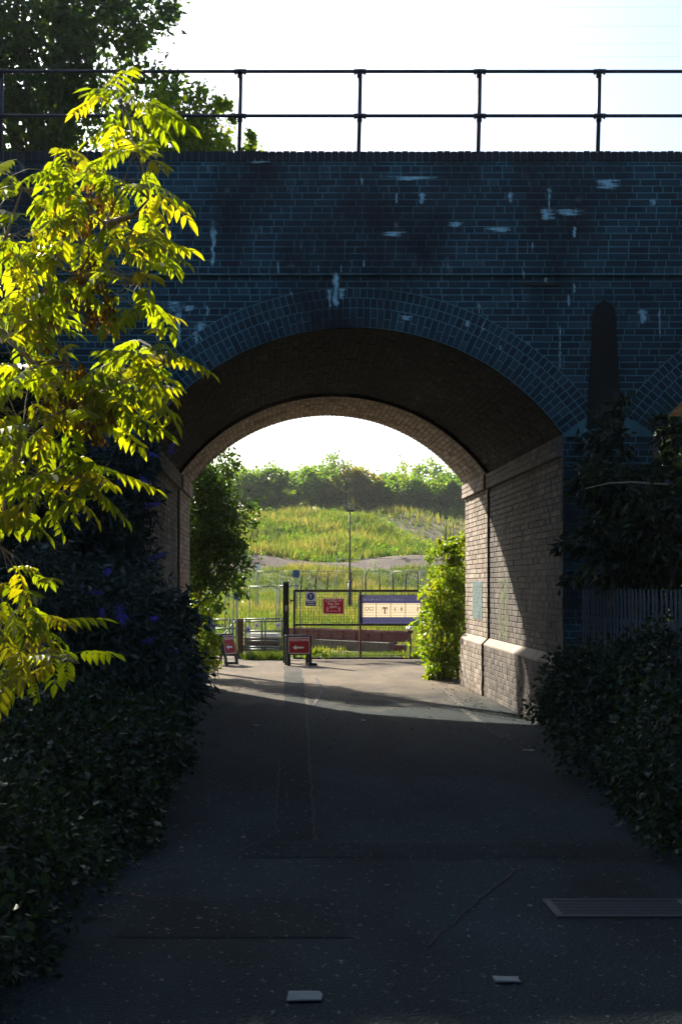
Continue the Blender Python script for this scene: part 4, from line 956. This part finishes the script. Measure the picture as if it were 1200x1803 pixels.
for px in (529.5, 555, 576, 618, 643, 668, 691.5, 713.5, 735, 757):
    x = PX(px, DG); h = rs.uniform(0.36, 0.44); bx_ = rs.uniform(-.02, .03) if px not in (529.5, 555) else rs.uniform(.03, .06)
    mb = MB(); mb.tube([(x, DG, zt), (x+bx_*.2, DG, zt+h*0.7), (x+bx_, DG, zt+h)], [0.017, 0.016, 0.008], 5)
    if px in (555, 618): mb.tube([(x, DG, zt+0.1), (x+0.04, DG, zt+h*0.7), (x+0.10, DG-0.02, zt+h*0.95)], [0.012, 0.011, 0.006], 5)
    gpart(mb, 'spike', M['black_post'])
mb = MB(); mb.box(xl-0.10, xl-0.026, DG-0.015, DG+0.015, PZ(1059, DG), PZ(1056, DG)); mb.box(xl-0.10, xl-0.08, DG-0.015, DG+0.015, PZ(1062, DG), PZ(1054, DG)); gpart(mb, 'latch', M['black_post'])
def gate_post(px0, px1, top, D, mat, label, z0=-0.05):
    x0, x1 = PX(px0, D), PX(px1, D); mb = MB(); w = x1-x0
    t = tag(empty('gate_post', ((x0+x1)/2, D, 0)), label, 'post')
    mb.box(-w/2, w/2, -w/2, w/2, z0, PZ(top, D), bev=0.008); mb.build('post', mat, t)
    mb = MB(); mb.box(-w/2-0.006, w/2+0.006, -w/2-0.006, w/2+0.006, PZ(top, D)+0.002, PZ(top, D)+0.02, bev=0.006); mb.build('cap', mat, t)
    return t
t = gate_post(498, 508.5, 1026, 30.6, M['black_post'], 'tall black square gate post behind the front pedestrian sign')
flat('sticker', [(-0.02, 1.12), (0.01, 1.08), (0.03, 1.14), (0.035, 1.22), (0.0, 1.24), (-0.025, 1.2)], M['galv'], t, -0.071)
gate_post(741, 749, 1075, 31.2, M['black_post'], 'black gate post almost buried in the sunlit bush')
t = gate_post(418, 428.5, 1091, 33.0, M['wood'], 'rusty brown timber post at the left end of the field gate')
# field gates
def field_gate(label, pxa, pxb, D, bars, vert, brace=False, off=0):
    xa, xb_ = PX(pxa, D), PX(pxb, D); r = tag(empty('field_gate', (xa, D, 0)), label, 'gate')
    W = xb_-xa
    for py in bars:
        mb = MB(); mb.tube([(0, 0, PZ(py, D)), (W, 0, PZ(py+rs.uniform(-.6, .6), D))], 0.018, 6); mb.build('bar', M['galv_green'], r, True)
    for px in vert:
        x = PX(px, D)-xa; mb = MB(); mb.tube([(x, -0.025, PZ(bars[-1], D)-0.02), (x, -0.025, PZ(bars[0], D)+0.02)], 0.018, 6); mb.build('upright', M['galv_green'], r, True)
    if brace: mb = MB(); mb.tube([(0.02, 0.03, PZ(bars[-2], D)), (W-0.02, 0.03, PZ(bars[0], D))], 0.015, 6); mb.build('brace', M['galv_green'], r, True)
    return r
M['galv_green'] = mat_flat('galv_green', (0.22, 0.27, 0.24), 0.5, 0.3, 0.4)
field_gate('grey tubular field gate between timber post and black post', 429, 499, 32.8, [1090, 1094.5, 1111, 1124, 1129, 1139, 1143.5], [432, 461, 467, 496])
field_gate('short tubular gate panel left of the timber post', 376, 417, 33.3, [1091, 1107, 1123, 1138, 1151], [378, 404, 409, 416], True)
# ------------------------------------------------------------------ signs
def board(name, label, px0, px1, py0, py1, D, mat, y=-0.035, cat='sign', edge=None):
    w = PX(px1, D)-PX(px0, D); h = PZ(py0, D)-PZ(py1, D); r = tag(empty(name, ((PX(px0, D)+PX(px1, D))/2, D+y, PZ(py1, D))), label, cat)
    mb = MB(); (mb.box(-w/2, w/2, -0.003, 0.003, 0, h) if cat != 'banner' else [mb.poly([(a[0], 0, a[2]), (a[1], 0, a[2]), (a[1], 0, a[3]), (a[0], 0, a[3])], [(0, 1, 2, 3)]) for a in ((-w/2, w/2, 0, h*.23), (-w/2, w/2, h*.72, h), (-w/2, -w*.455, h*.23, h*.72), (w*.43, w/2, h*.23, h*.72))]); r = mb.build('panel', mat, r)
    if edge:
        mb = MB(); e = 0.012
        for a in ((-w/2, w/2, 0, e), (-w/2, w/2, h-e, h), (-w/2, -w/2+e, e, h-e), (w/2-e, w/2, e, h-e)): mb.poly([(a[0], -0.0045, a[2]), (a[1], -0.0045, a[2]), (a[1], -0.0045, a[3]), (a[0], -0.0045, a[3])], [(0, 1, 2, 3)])
        mb.build('border', edge, r)
    return r, w, h
def circle(cx, cz, r, n=24): return [(cx+r*math.cos(6.2832*k/n), cz+r*math.sin(6.2832*k/n)) for k in range(n)]
r, w, h = board('safety_sign', 'white safety sign with blue exclamation disc wired to the gate', 537.5, 556, 1042.5, 1067, DG, M['white_sign'])
flat('disc', circle(0, h*0.69, w*0.36), M['blue_sign'], r, -0.0045)
flat('exclamation_mark', [(-0.012, h*0.66), (0.012, h*0.66), (0.02, h*0.83), (-0.02, h*0.83)], M['white_sign'], r, -0.0065); flat('exclamation_dot', circle(0, h*0.585, 0.015, 12), M['white_sign'], r, -0.0065)
flat('text_panel', [(-w/2+.006, 0.006), (w/2-.006, 0.006), (w/2-.006, h*0.33), (-w/2+.006, h*0.33)], M['blue_sign'], r, -0.0045)
for q in (0.22, 0.10): flat('text_line', [(-w*0.34, h*q), (w*0.34, h*q), (w*0.34, h*q+0.014), (-w*0.34, h*q+0.014)], M['white_sign'], r, -0.0065)
def walker(r, cx, cz, s, mat, flip=1):
    f = flip
    for kk, pts in enumerate([[(0.0, .30), (.10, .28), (.12, .62), (-.02, .66), (-.07, .5)], [(.0, .32), (-.16, .02), (-.22, -.12), (-.14, -.15), (-.06, .02), (.06, .24)], [(.03, .32), (.17, .08), (.16, -.15), (.24, -.15), (.26, .12), (.12, .32)], [(.10, .62), (.22, .42), (.30, .34), (.26, .28), (.15, .36), (.05, .52)], [(-.02, .64), (-.14, .5), (-.17, .34), (-.22, .35), (-.2, .54), (-.06, .68)]]):
        flat('figure', [(cx+f*u*s, cz+v*s) for u, v in (pts if f > 0 else pts[::-1])], mat, r, -0.0055-0.0004*kk)
    flat('figure', circle(cx+f*.08*s, cz+.80*s, .10*s, 12), mat, r, -0.0080)
r, w, h = board('distance_sign', 'red sign asking people to stay two metres apart on the mesh gate', 568, 605, 1053.5, 1081, DG, M['red_sign'], edge=M['white_sign'])
for s_, zz in (('COVID-19', 0.85), ('Stay 2m', 0.66), ('apart', 0.47)): lettering(s_, 0.082, r, (0, -0.006, h*zz), M['white_sign'])
walker(r, -w*0.27, h*0.17, 0.115, M['white_sign'], -1); walker(r, w*0.27, h*0.17, 0.115, M['white_sign'], 1)
flat('arrow', arrow(0.09, 0.008, 0.025, 0.03, -0.03, h*0.19, True), M['white_sign'], r, -0.0055); flat('arrow', arrow(0.09, 0.008, 0.025, 0.03, 0.03, h*0.19, False), M['white_sign'], r, -0.0060)
r, w, h = board('gate_banner', 'wide blue and cream social distancing banner on the mesh gate', 631, 748, 1048, 1098, DG, M['banner_blue'], y=-0.04, cat='banner')
lettering('Stay Safe and Social Distance', 0.088, r, (-w*0.46, -0.006, h*0.86), M['white_sign'], align='LEFT', sx=0.92)
zz0, zz1 = h*0.23, h*0.72; xs_ = [-w*0.455, -w*0.235, -w*0.02, w*0.2, w*0.43]
for k in range(4):
    a, b_ = xs_[k]+0.008*(k > 0), xs_[k+1]-0.008*(k < 3); flat('panel_print', [(a, zz0), (b_, zz0), (b_, zz1), (a, zz1)], M['banner_cream'], r, -0.0045)
cz = (zz0+zz1)/2
for q in (-0.05, 0.05):
    mb = MB(); c0 = (xs_[0]+xs_[1])/2+q; ci = circle(c0, cz+0.03, 0.045, 16); ci2 = circle(c0, cz+0.03, 0.035, 16)
    mb.poly([(u, -0.0065, v) for u, v in ci]+[(u, -0.0065, v) for u, v in ci2], [(k, (k+1) % 16, 16+(k+1) % 16, 16+k) for k in range(16)]); mb.build('icon', M['banner_blue'], r)
cx_ = (xs_[1]+xs_[2])/2+0.03
flat('icon', [(cx_-.012, cz-.09), (cx_+.012, cz-.09), (cx_+.012, cz+.05), (cx_-.012, cz+.05)], M['black_plastic'], r, -0.0065); flat('icon', [(cx_-.08, cz+.01), (cx_-.05, cz+.06), (cx_+.05, cz+.06), (cx_+.08, cz+.01), (cx_+.05, cz+.035), (cx_-.05, cz+.035)], M['black_plastic'], r, -0.0075)
walker(r, xs_[2]+0.10, cz-0.02, 0.09, M['banner_blue'], -1); walker(r, xs_[3]-0.09, cz-0.02, 0.11, M['black_plastic'], 1); walker(r, xs_[4]-0.07, cz-0.02, 0.11, M['black_plastic'], 1)
# A-frame pedestrian signs
def aframe(label, x, y, rz, w, h, legz, left=True):
    r = tag(empty('pedestrian_sign', (x, y, 0.004), rz), label, 'sign')
    tilt = 0.20; R = Matrix.Rotation(-tilt, 4, 'X')
    for side, Rm in ((0, R), (1, Matrix.Rotation(math.pi, 4, 'Z') @ R)):
        Tm = Matrix.Translation((0, -0.22 if side == 0 else 0.22, 0)) @ Rm
        def tr(mb): mb.v = [tuple(Tm @ Vector(v)) for v in mb.v]; return mb
        fr = MB()
        for s in (-1, 1): fr.box(s*w/2-0.035, s*w/2+0.035, -0.012, 0.022, 0.0, legz+0.06, bev=0.006)
        fr.box(-w/2-0.04, w/2+0.04, -0.006, 0.022, legz-0.01, legz+h+0.035, bev=0.006); tr(fr).build('frame', M['black_plastic'], r)
        if side == 0:
            p = MB(); p.box(-w/2, w/2, -0.014, -0.007, legz+0.01, legz+h, bev=0.002); pn = tr(p).build('panel', M['red_sign'], r)
            bo = MB(); e = 0.012; q0, q1 = legz+0.012, legz+h-0.004
            for a in ((-w/2+.002, w/2-.002, q0, q0+e), (-w/2+.002, w/2-.002, q1-e, q1), (-w/2+.002, -w/2+e, q0+e, q1-e), (w/2-e, w/2-.002, q0+e, q1-e)): bo.poly([(a[0], -0.0158, a[2]), (a[1], -0.0158, a[2]), (a[1], -0.0158, a[3]), (a[0], -0.0158, a[3])], [(0, 1, 2, 3)])
            tr(bo).build('border', M['white_sign'], pn)
            ar = MB(); pts = arrow(w*0.52, 0.035, 0.075, 0.11, -0.02, legz+h*0.38, left); ar.poly([(u, -0.017, v) for u, v in pts], [tuple(range(7))]); tr(ar).build('arrow', M['white_sign'], pn)
            me = text_mesh('PEDESTRIANS', 0.078); me.materials.clear(); o = link('lettering', me, M['white_sign'], pn)
            o.matrix_local = Tm @ Matrix.Translation((0, -0.018, legz+h*0.82)) @ Matrix.Rotation(math.pi/2, 4, 'X') @ Matrix.Diagonal((w*0.86/max(1e-6, max(v.co.x for v in me.vertices)-min(v.co.x for v in me.vertices)), 1, 1, 1))
    mb = MB(); mb.tube([(-w/2, -0.2, 0.06), (0, -0.05, 0.03), (w/2, 0.15, 0.05)], 0.006, 5); mb.build('tether', M['black_plastic'], r)
    mb = MB(); mb.box(w/2-0.02, w/2+0.16, -0.12, 0.1, 0.0, 0.05, bev=0.015); mb.build('ballast_foot', M['black_plastic'], r)
    return r
aframe('red pedestrian diversion sign with white arrow standing before the black post', PX(525, 29.4), 29.6, 0.12, 0.44, 0.36, 0.24)
aframe('red pedestrian sign turned sideways beside the hawthorn', PX(392, 29.6), 29.9, 1.05, 0.42, 0.40, 0.22)

# ------------------------------------------------------------------ things in the yard and field
def gz(x, y): return float(terrain(x, y))
# red steel trough lying behind the gate
def trough(name, label, p0, p1, w, h, z0, divs, mat):
    a, b_ = Vector((p0[0], p0[1], 0)), Vector((p1[0], p1[1], 0)); L = (b_-a).length; rz = math.atan2(b_.y-a.y, b_.x-a.x)
    r = tag(empty(name, (a.x, a.y, z0), rz), label, 'beam')
    mb = MB(); mb.box(0, L, -w/2, w/2, 0, 0.02); mb.box(0, L, -w/2, -w/2+0.02, 0.021, h); mb.box(0, L, w/2-0.02, w/2, 0.021, h); mb.build('channel', mat, r)
    mb = MB(); mb.box(0.002, L-0.002, -w/2-0.03, -w/2-0.001, h-0.045, h+0.004); mb.box(0.002, L-0.002, w/2+0.001, w/2+0.03, h-0.045, h+0.004); mb.build('flange', mat, r)
    for k in range(divs+1): 
        mb = MB(); x = L*k/divs; mb.box(min(max(x-0.012, 0.003), L-0.03), min(max(x+0.012, 0.025), L-0.004), -w/2+0.021, w/2-0.021, 0.022, h-0.01); mb.build('divider', mat, r)
        mb = MB(); mb.box(min(max(x-0.03, 0.0), L-.06), min(max(x+0.03, 0.06), L), -w/2-0.028, -w/2-0.004, 0.03, h-0.05); mb.build('rib', mat, r)
    return r
trough('steel_trough', 'long dark red steel trough lying on the ground behind the mesh gate', (PX(512, 39.5), 39.5), (PX(708, 36), 36.0), 0.55, 0.26, 0.23, 9, M['red_steel'])
def sleeper(label, p0, p1, w, h, z0, mat=None, name='timber_sleeper', cat='timber'):
    a, b_ = Vector((p0[0], p0[1], 0)), Vector((p1[0], p1[1], 0)); L = (b_-a).length; mb = MB(); mb.box(0, L, -w/2, w/2, 0, h, bev=0.012)
    o = mb.build(name, mat or M['sleeper']); o.location = (a.x, a.y, z0); o.rotation_euler = (0, 0, math.atan2(b_.y-a.y, b_.x-a.x)); return tag(o, label, cat)
sleeper('long grey timber bearer under the front edge of the red trough', (PX(520, 38.9), 38.9), (PX(690, 35.7), 35.7), 0.22, 0.235, -0.01)
sleeper('grey timber bearer under the back edge of the red trough', (PX(520, 39.7), 39.8), (PX(695, 36.3), 36.5), 0.22, 0.235, -0.01)
sleeper('short red steel channel offcut at the right end of the trough', (PX(696, 35.2), 35.3), (PX(714, 35.1), 35.2), 0.25, 0.2, -0.01, M['red_steel'], 'steel_offcut', 'beam')
sleeper('lower brown timber baulk behind the field gate', (PX(430, 36), 36.2), (PX(494, 36), 36.0), 0.35, 0.17, -0.01)
sleeper('upper dark brown timber baulk behind the field gate', (PX(432, 36), 36.25), (PX(492, 36), 36.05), 0.30, 0.18, 0.165, M['wood'])
sleeper('flat white board lying on the timber baulks behind the field gate', (PX(440, 36), 36.25), (PX(490, 36), 36.05), 0.30, 0.10, 0.35, M['white_sign'], 'white_board', 'board')
def reel(label, px, py, D, rad):
    p = P(px, py, D); r = tag(empty('cable_reel', p), label, 'reel')
    for y in (-0.09, 0.07): mb = MB(); mb.tube([(0, y, 0), (0, y+0.02, 0)], rad, 16); mb.build('flange', M['white_sign'], r)
    mb = MB(); mb.tube([(0, -0.07, 0), (0, 0.07, 0)], rad*0.6, 12); mb.build('drum', M['rusty_steel'], r)
    mb = MB(); mb.tube([(0, -0.10, 0), (0, -0.091, 0)], rad*0.3, 10); mb.build('hub', M['black_plastic'], r)
reel('small cable reel with white flanges low at the left of the timber baulks', 437, 1108.5, 35.7, 0.10)
reel('small cable reel on top of the white board at its left end', 452, 1101, 35.9, 0.07)
reel('small cable reel on top of the white board by the black post', 490, 1101, 35.8, 0.07)
r = tag(empty('staked_object', (PX(722, 33.5), 33.5, 0)), 'small white lamp head on a short dark stake behind the gate', 'lamp')
mb = MB(); mb.box(-0.02, 0.02, -0.02, 0.02, -0.03, 0.60); mb.build('stake', M['black_post'], r)
mb = MB(); mb.box(-0.10, 0.10, -0.08, 0.08, 0.60, 0.70, bev=0.03); mb.build('white_head', M['white_sign'], r)  # small white object of unknown kind
mb = MB(); mb.box(-0.06, 0.05, -0.05, 0.05, 0.53, 0.598, bev=0.01); mb.build('bracket', M['black_post'], r)
# gravel path in the field
xs_ = [(PX(395, 40), 40), (PX(430, 46), 46), (PX(480, 55), 55), (PX(520, 66), 66)]
mb = MB(); vs = []
for k in range(13):
    t = k/12*3; i = min(int(t), 2); f = t-i; x = xs_[i][0]*(1-f)+xs_[i+1][0]*f; y = xs_[i][1]*(1-f)+xs_[i+1][1]*f
    for s in (-1, 1): vs.append((x+s*0.7, y, gz(x+s*.7, y)+0.03))
mb.poly(vs, [(2*k, 2*k+1, 2*k+3, 2*k+2) for k in range(12)]); tag(mb.build('path', M['gravel_path']), kind='structure')
# temporary fence panels
def site_panel(label, x0, y0, x1, y1, h=1.9, mesh=True, tr_=0.014):
    z = (gz(x0, y0)+gz(x1, y1))/2; L = math.hypot(x1-x0, y1-y0); r = tag(empty('site_fence_panel', (x0, y0, z), math.atan2(y1-y0, x1-x0)), label, 'fence panel', 'temporary site fence panels in the field')
    for x in (0.03, L-0.03): mb = MB(); mb.tube([(x, 0, 0), (x, 0, h)], tr_, 6); mb.build('upright', M['site_galv'], r, True)
    for zz in (0.12, h-0.03): mb = MB(); mb.tube([(0.03, 0, zz), (L-0.03, 0, zz)], tr_, 6); mb.build('tube', M['site_galv'], r, True)
    if mesh:
        mb = MB(); x = 0.2
        while x < L-0.1: mb.tube([(x, 0, 0.12), (x, 0, h-.03)], 0.0022, 3, cap=False); x += 0.16
        zz = 0.4
        while zz < h-.1: mb.tube([(0.03, 0, zz), (L-.03, 0, zz)], 0.0022, 3, cap=False); zz += 0.3
        o = mb.build('wire_infill', M['galv'], r); o['kind'] = 'stuff'
    mb = MB(); mb.box(-0.12, 0.12, -0.3, 0.3, -0.02, 0.12, bev=0.02); mb.build('foot', M['black_plastic'], r)
    return r
pxs = [400, 448, 496, 545, 590, 640, 690, 740, 790]; lb = 'galvanised mesh site fence panel in the row across the field'
for i in range(len(pxs)-1):
    D0 = 60+rs.uniform(-.5, .5); D1 = 60.2+rs.uniform(-.5, .5); site_panel(lb, PX(pxs[i]+1, D0), D0, PX(pxs[i+1]-1, D1), D1, 1.85)
pxs = [590, 640, 690, 742, 795]
for i in range(len(pxs)-1): site_panel('galvanised mesh site fence panel in the rear row near the earth bank', PX(pxs[i]+1, 74+i*.8), 74+i*.8, PX(pxs[i+1]-1, 74.6+i*.8), 74.6+i*.8, 1.95)
site_panel('tall pale tubular panel standing just behind the black gate post', PX(437, 37.5), 37.5, PX(488, 37.5), 37.2, 1.68, True)
site_panel('second pale tubular panel joined behind the black gate post', PX(489, 37.5), 37.2, PX(530, 37.5), 37.0, 1.70, True)
site_panel('narrow upright mesh panel beside the hawthorn leaves', PX(396, 34.5), 34.5, PX(410, 34.5), 35.2, 1.45, True)
# lamp columns
def lamp_col(label, px, top, D, rad=0.045):
    x = PX(px, D); z = gz(x, D); r = tag(empty('lamp_post', (x, D, z)), label, 'lamp post'); H = PZ(top, D)-z
    mb = MB(); mb.tube([(0, 0, -0.1), (0, 0, 1.2)], rad*1.9, 10); mb.tube([(0, 0, 1.2), (0, 0, 1.3)], [rad*1.9, rad], 10); mb.build('base', M['lamp_green'], r, True)
    mb = MB(); mb.tube([(0, 0, 1.3), (0, 0, H-0.08)], [rad, rad*0.8], 8); mb.build('column', M['lamp_green'], r, True)
    mb = MB(); mb.box(-0.16, 0.2, -0.1, 0.1, H-0.08, H, bev=0.03); mb.build('lantern', M['lamp_green'], r)
lamp_col('dark green lamp column rising in front of the grass slope', 615.5, 898, 65)
lamp_col('distant lamp column before the bare earth slope', 784, 911, 95, 0.05)
lamp_col('lamp column partly hidden by the hawthorn leaves', 412, 905, 70)
# small far things
def stake(label, px, py0, py1, D, top_mat, topw):
    x = PX(px, D); z = gz(x, D); r = tag(empty('marker_post', (x, D, z)), label, 'post'); zt_ = PZ(py0, D)-z
    mb = MB(); mb.box(-0.03, 0.03, -0.03, 0.03, -0.1, zt_-0.2); mb.build('stake', M['galv'], r)
    mb = MB(); mb.box(-topw/2, topw/2, -0.04, 0.04, zt_-0.3, zt_, bev=0.01); mb.build('plate', M[top_mat], r)
stake('white topped marker post before the earth bank', 454, 991, 1003, 62, 'white_sign', 0.18)
stake('small blue sign clipped to the site fence', 521, 1004, 1012, 59.6, 'blue_sign', 0.28)
stake('small blue plate on a dark post beside the hawthorn', 417, 1039, 1046, 45, 'blue_sign', 0.14)
def cone(label, px, py, D, rad, h, mat):
    x = PX(px, D); z = gz(x, D); r = tag(empty('marker_cone', (x, D, z)), label, 'cone')
    mb = MB(); mb.box(-rad*1.2, rad*1.2, -rad*1.2, rad*1.2, 0, 0.06); mb.build('base', M['white_sign'], r)
    mb = MB(); mb.tube([(0, 0, 0.061), (0, 0, h*.55), (0, 0, h)], [rad, rad*0.6, rad*0.15], 10); mb.build('cone_body', M[mat], r)
cone('yellow marker on the crest of the grass slope', 665, 905, 122, 0.32, 0.75, 'yellow')
cone('small red marker beyond the bare earth', 743, 908, 141, 0.25, 0.6, 'red_sign')
# overhead line wires above the viaduct
for i, (py, D) in enumerate([(14, 19.0), (48, 19.6), (78, 20.4), (101, 18.4)]):
    mb = MB(); mb.tube([(x, D, PZ(py, D)+0.0012*(x-2)**2) for x in np.linspace(-12, 12, 25)], 0.0009, 4)
    tag(mb.build('overhead_wire', M['cable'], None, True), ['topmost thin overhead wire above the railing', 'second thin overhead wire below the topmost one', 'third thin overhead wire below the topmost one', 'lowest thin overhead wire just above the top rail'][i], 'wire', 'overhead wires above the tracks')

# ------------------------------------------------------------------ on the road
gr = tag(empty('drain_grate', (1.72, 7.35, 0.0)), 'ribbed iron drain grate set in the dark road', 'drain')
mb = MB()
for a in ((-0.32, 0.42, -0.20, -0.17), (-0.32, 0.42, 0.17, 0.20), (-0.32, -0.28, -0.168, 0.168), (0.38, 0.42, -0.168, 0.168)): mb.box(a[0], a[1], a[2], a[3], -0.02, 0.012, bev=0.003)
mb.build('frame', M['iron_worn'] if 'iron_worn' in M else M.setdefault('iron_worn', mat_flat('iron_worn', (0.05, 0.06, 0.065), 0.45, 0.5)), gr)
for k in range(10):
    mb = MB(); y = -0.15+k*0.0333; mb.box(-0.278, 0.378, y-0.010, y+0.010, -0.015, 0.009, bev=0.003); mb.build('bar', M['iron_worn'], gr)
for nm, lab_, px, py, w_, d_ in [('paper_scrap', 'pale scrap of paper lying flat on the nearest stretch of road', 537, 1758, 0.11, 0.10), ('paper_scrap', 'small torn pale scrap near the drain grate on the road', 892, 1729, 0.085, 0.06), ('paper_scrap', 'tiny pale scrap by the left road cracks', 428, 1477, 0.02, 0.03), ('paper_scrap', 'small white scrap on the shaded road under the arch', 451, 1279, 0.06, 0.10), ('paper_scrap', 'crumpled white scrap on the road below the arch middle', 640, 1270, 0.05, 0.12), ('paper_scrap', 'pale scrap at the left of the road below the arch', 352, 1267, 0.06, 0.12), ('paper_scrap', 'pale scrap at the end of the white edge line', 930, 1323, 0.09, 0.1)]:
    D = EYE*F/(py-HY); x = PX(px, D); mb = MB(); rr = random.Random(px)
    pts = []
    for k in range(8):
        q = 6.2832*k/8; s = rr.uniform(0.8, 1.1); c_ = max(abs(math.cos(q)), abs(math.sin(q))); pts.append((math.cos(q)/c_*w_/1.6*s, math.sin(q)/c_*d_/1.6*s, 0.004+rr.uniform(0, 0.006)))
    n = len(pts); mb.poly([(p[0], p[1], 0.0) for p in pts]+pts, [tuple(range(n, 2*n))]+[(i, (i+1) % n, n+(i+1) % n, n+i) for i in range(n)])
    o = mb.build(nm, M['paper']); o.location = (x, D, 0.0085); tag(o, lab_, 'litter')
rl = random.Random(77)
debris = MB()
for k in range(420):
    side = rl.random()
    if side < 0.3: x, y = rl.gauss(2.75, 0.16), rl.uniform(17, 24)
    elif side < 0.65: x, y = rl.gauss(-0.8, 0.18), rl.uniform(7, 24)
    else: x, y = rl.uniform(-0.8, 2.6), rl.uniform(14.5, 19.5)
    s = rl.uniform(0.012, 0.035); q = rl.uniform(0, 6.28); d = Vector((math.cos(q), math.sin(q), 0)); e = Vector((-d.y, d.x, 0)); p = Vector((x, y, 0.010))
    debris.poly([p-d*s, p+e*s*.5+Vector((0, 0, .008)), p+d*s, p-e*s*.5+Vector((0, 0, .006))], [(0, 1, 2, 3)], rl.random())
tag(debris.build('leaf_litter', M['wood']), 'dry brown leaf litter scattered along the road edges', 'leaf litter', kind='stuff')

# ------------------------------------------------------------------ haze
mb = MB(); mb.box(-300, 300, -70, 920, -1.2, 34)
hz = tag(mb.build('haze', None), 'thin pale summer haze in the air', 'haze', kind='stuff')
m = bpy.data.materials.new('haze'); m.use_nodes = True; nt = m.node_tree; nt.nodes.clear()
out = nt.nodes.new('ShaderNodeOutputMaterial'); pv = nt.nodes.new('ShaderNodeVolumePrincipled')
pv.inputs['Color'].default_value = (0.9, 0.95, 1.0, 1); pv.inputs['Density'].default_value = 0.0002; pv.inputs['Anisotropy'].default_value = 0.3
nt.links.new(pv.outputs[0], out.inputs['Volume']); hz.data.materials.append(m); hz.display_type = 'WIRE'
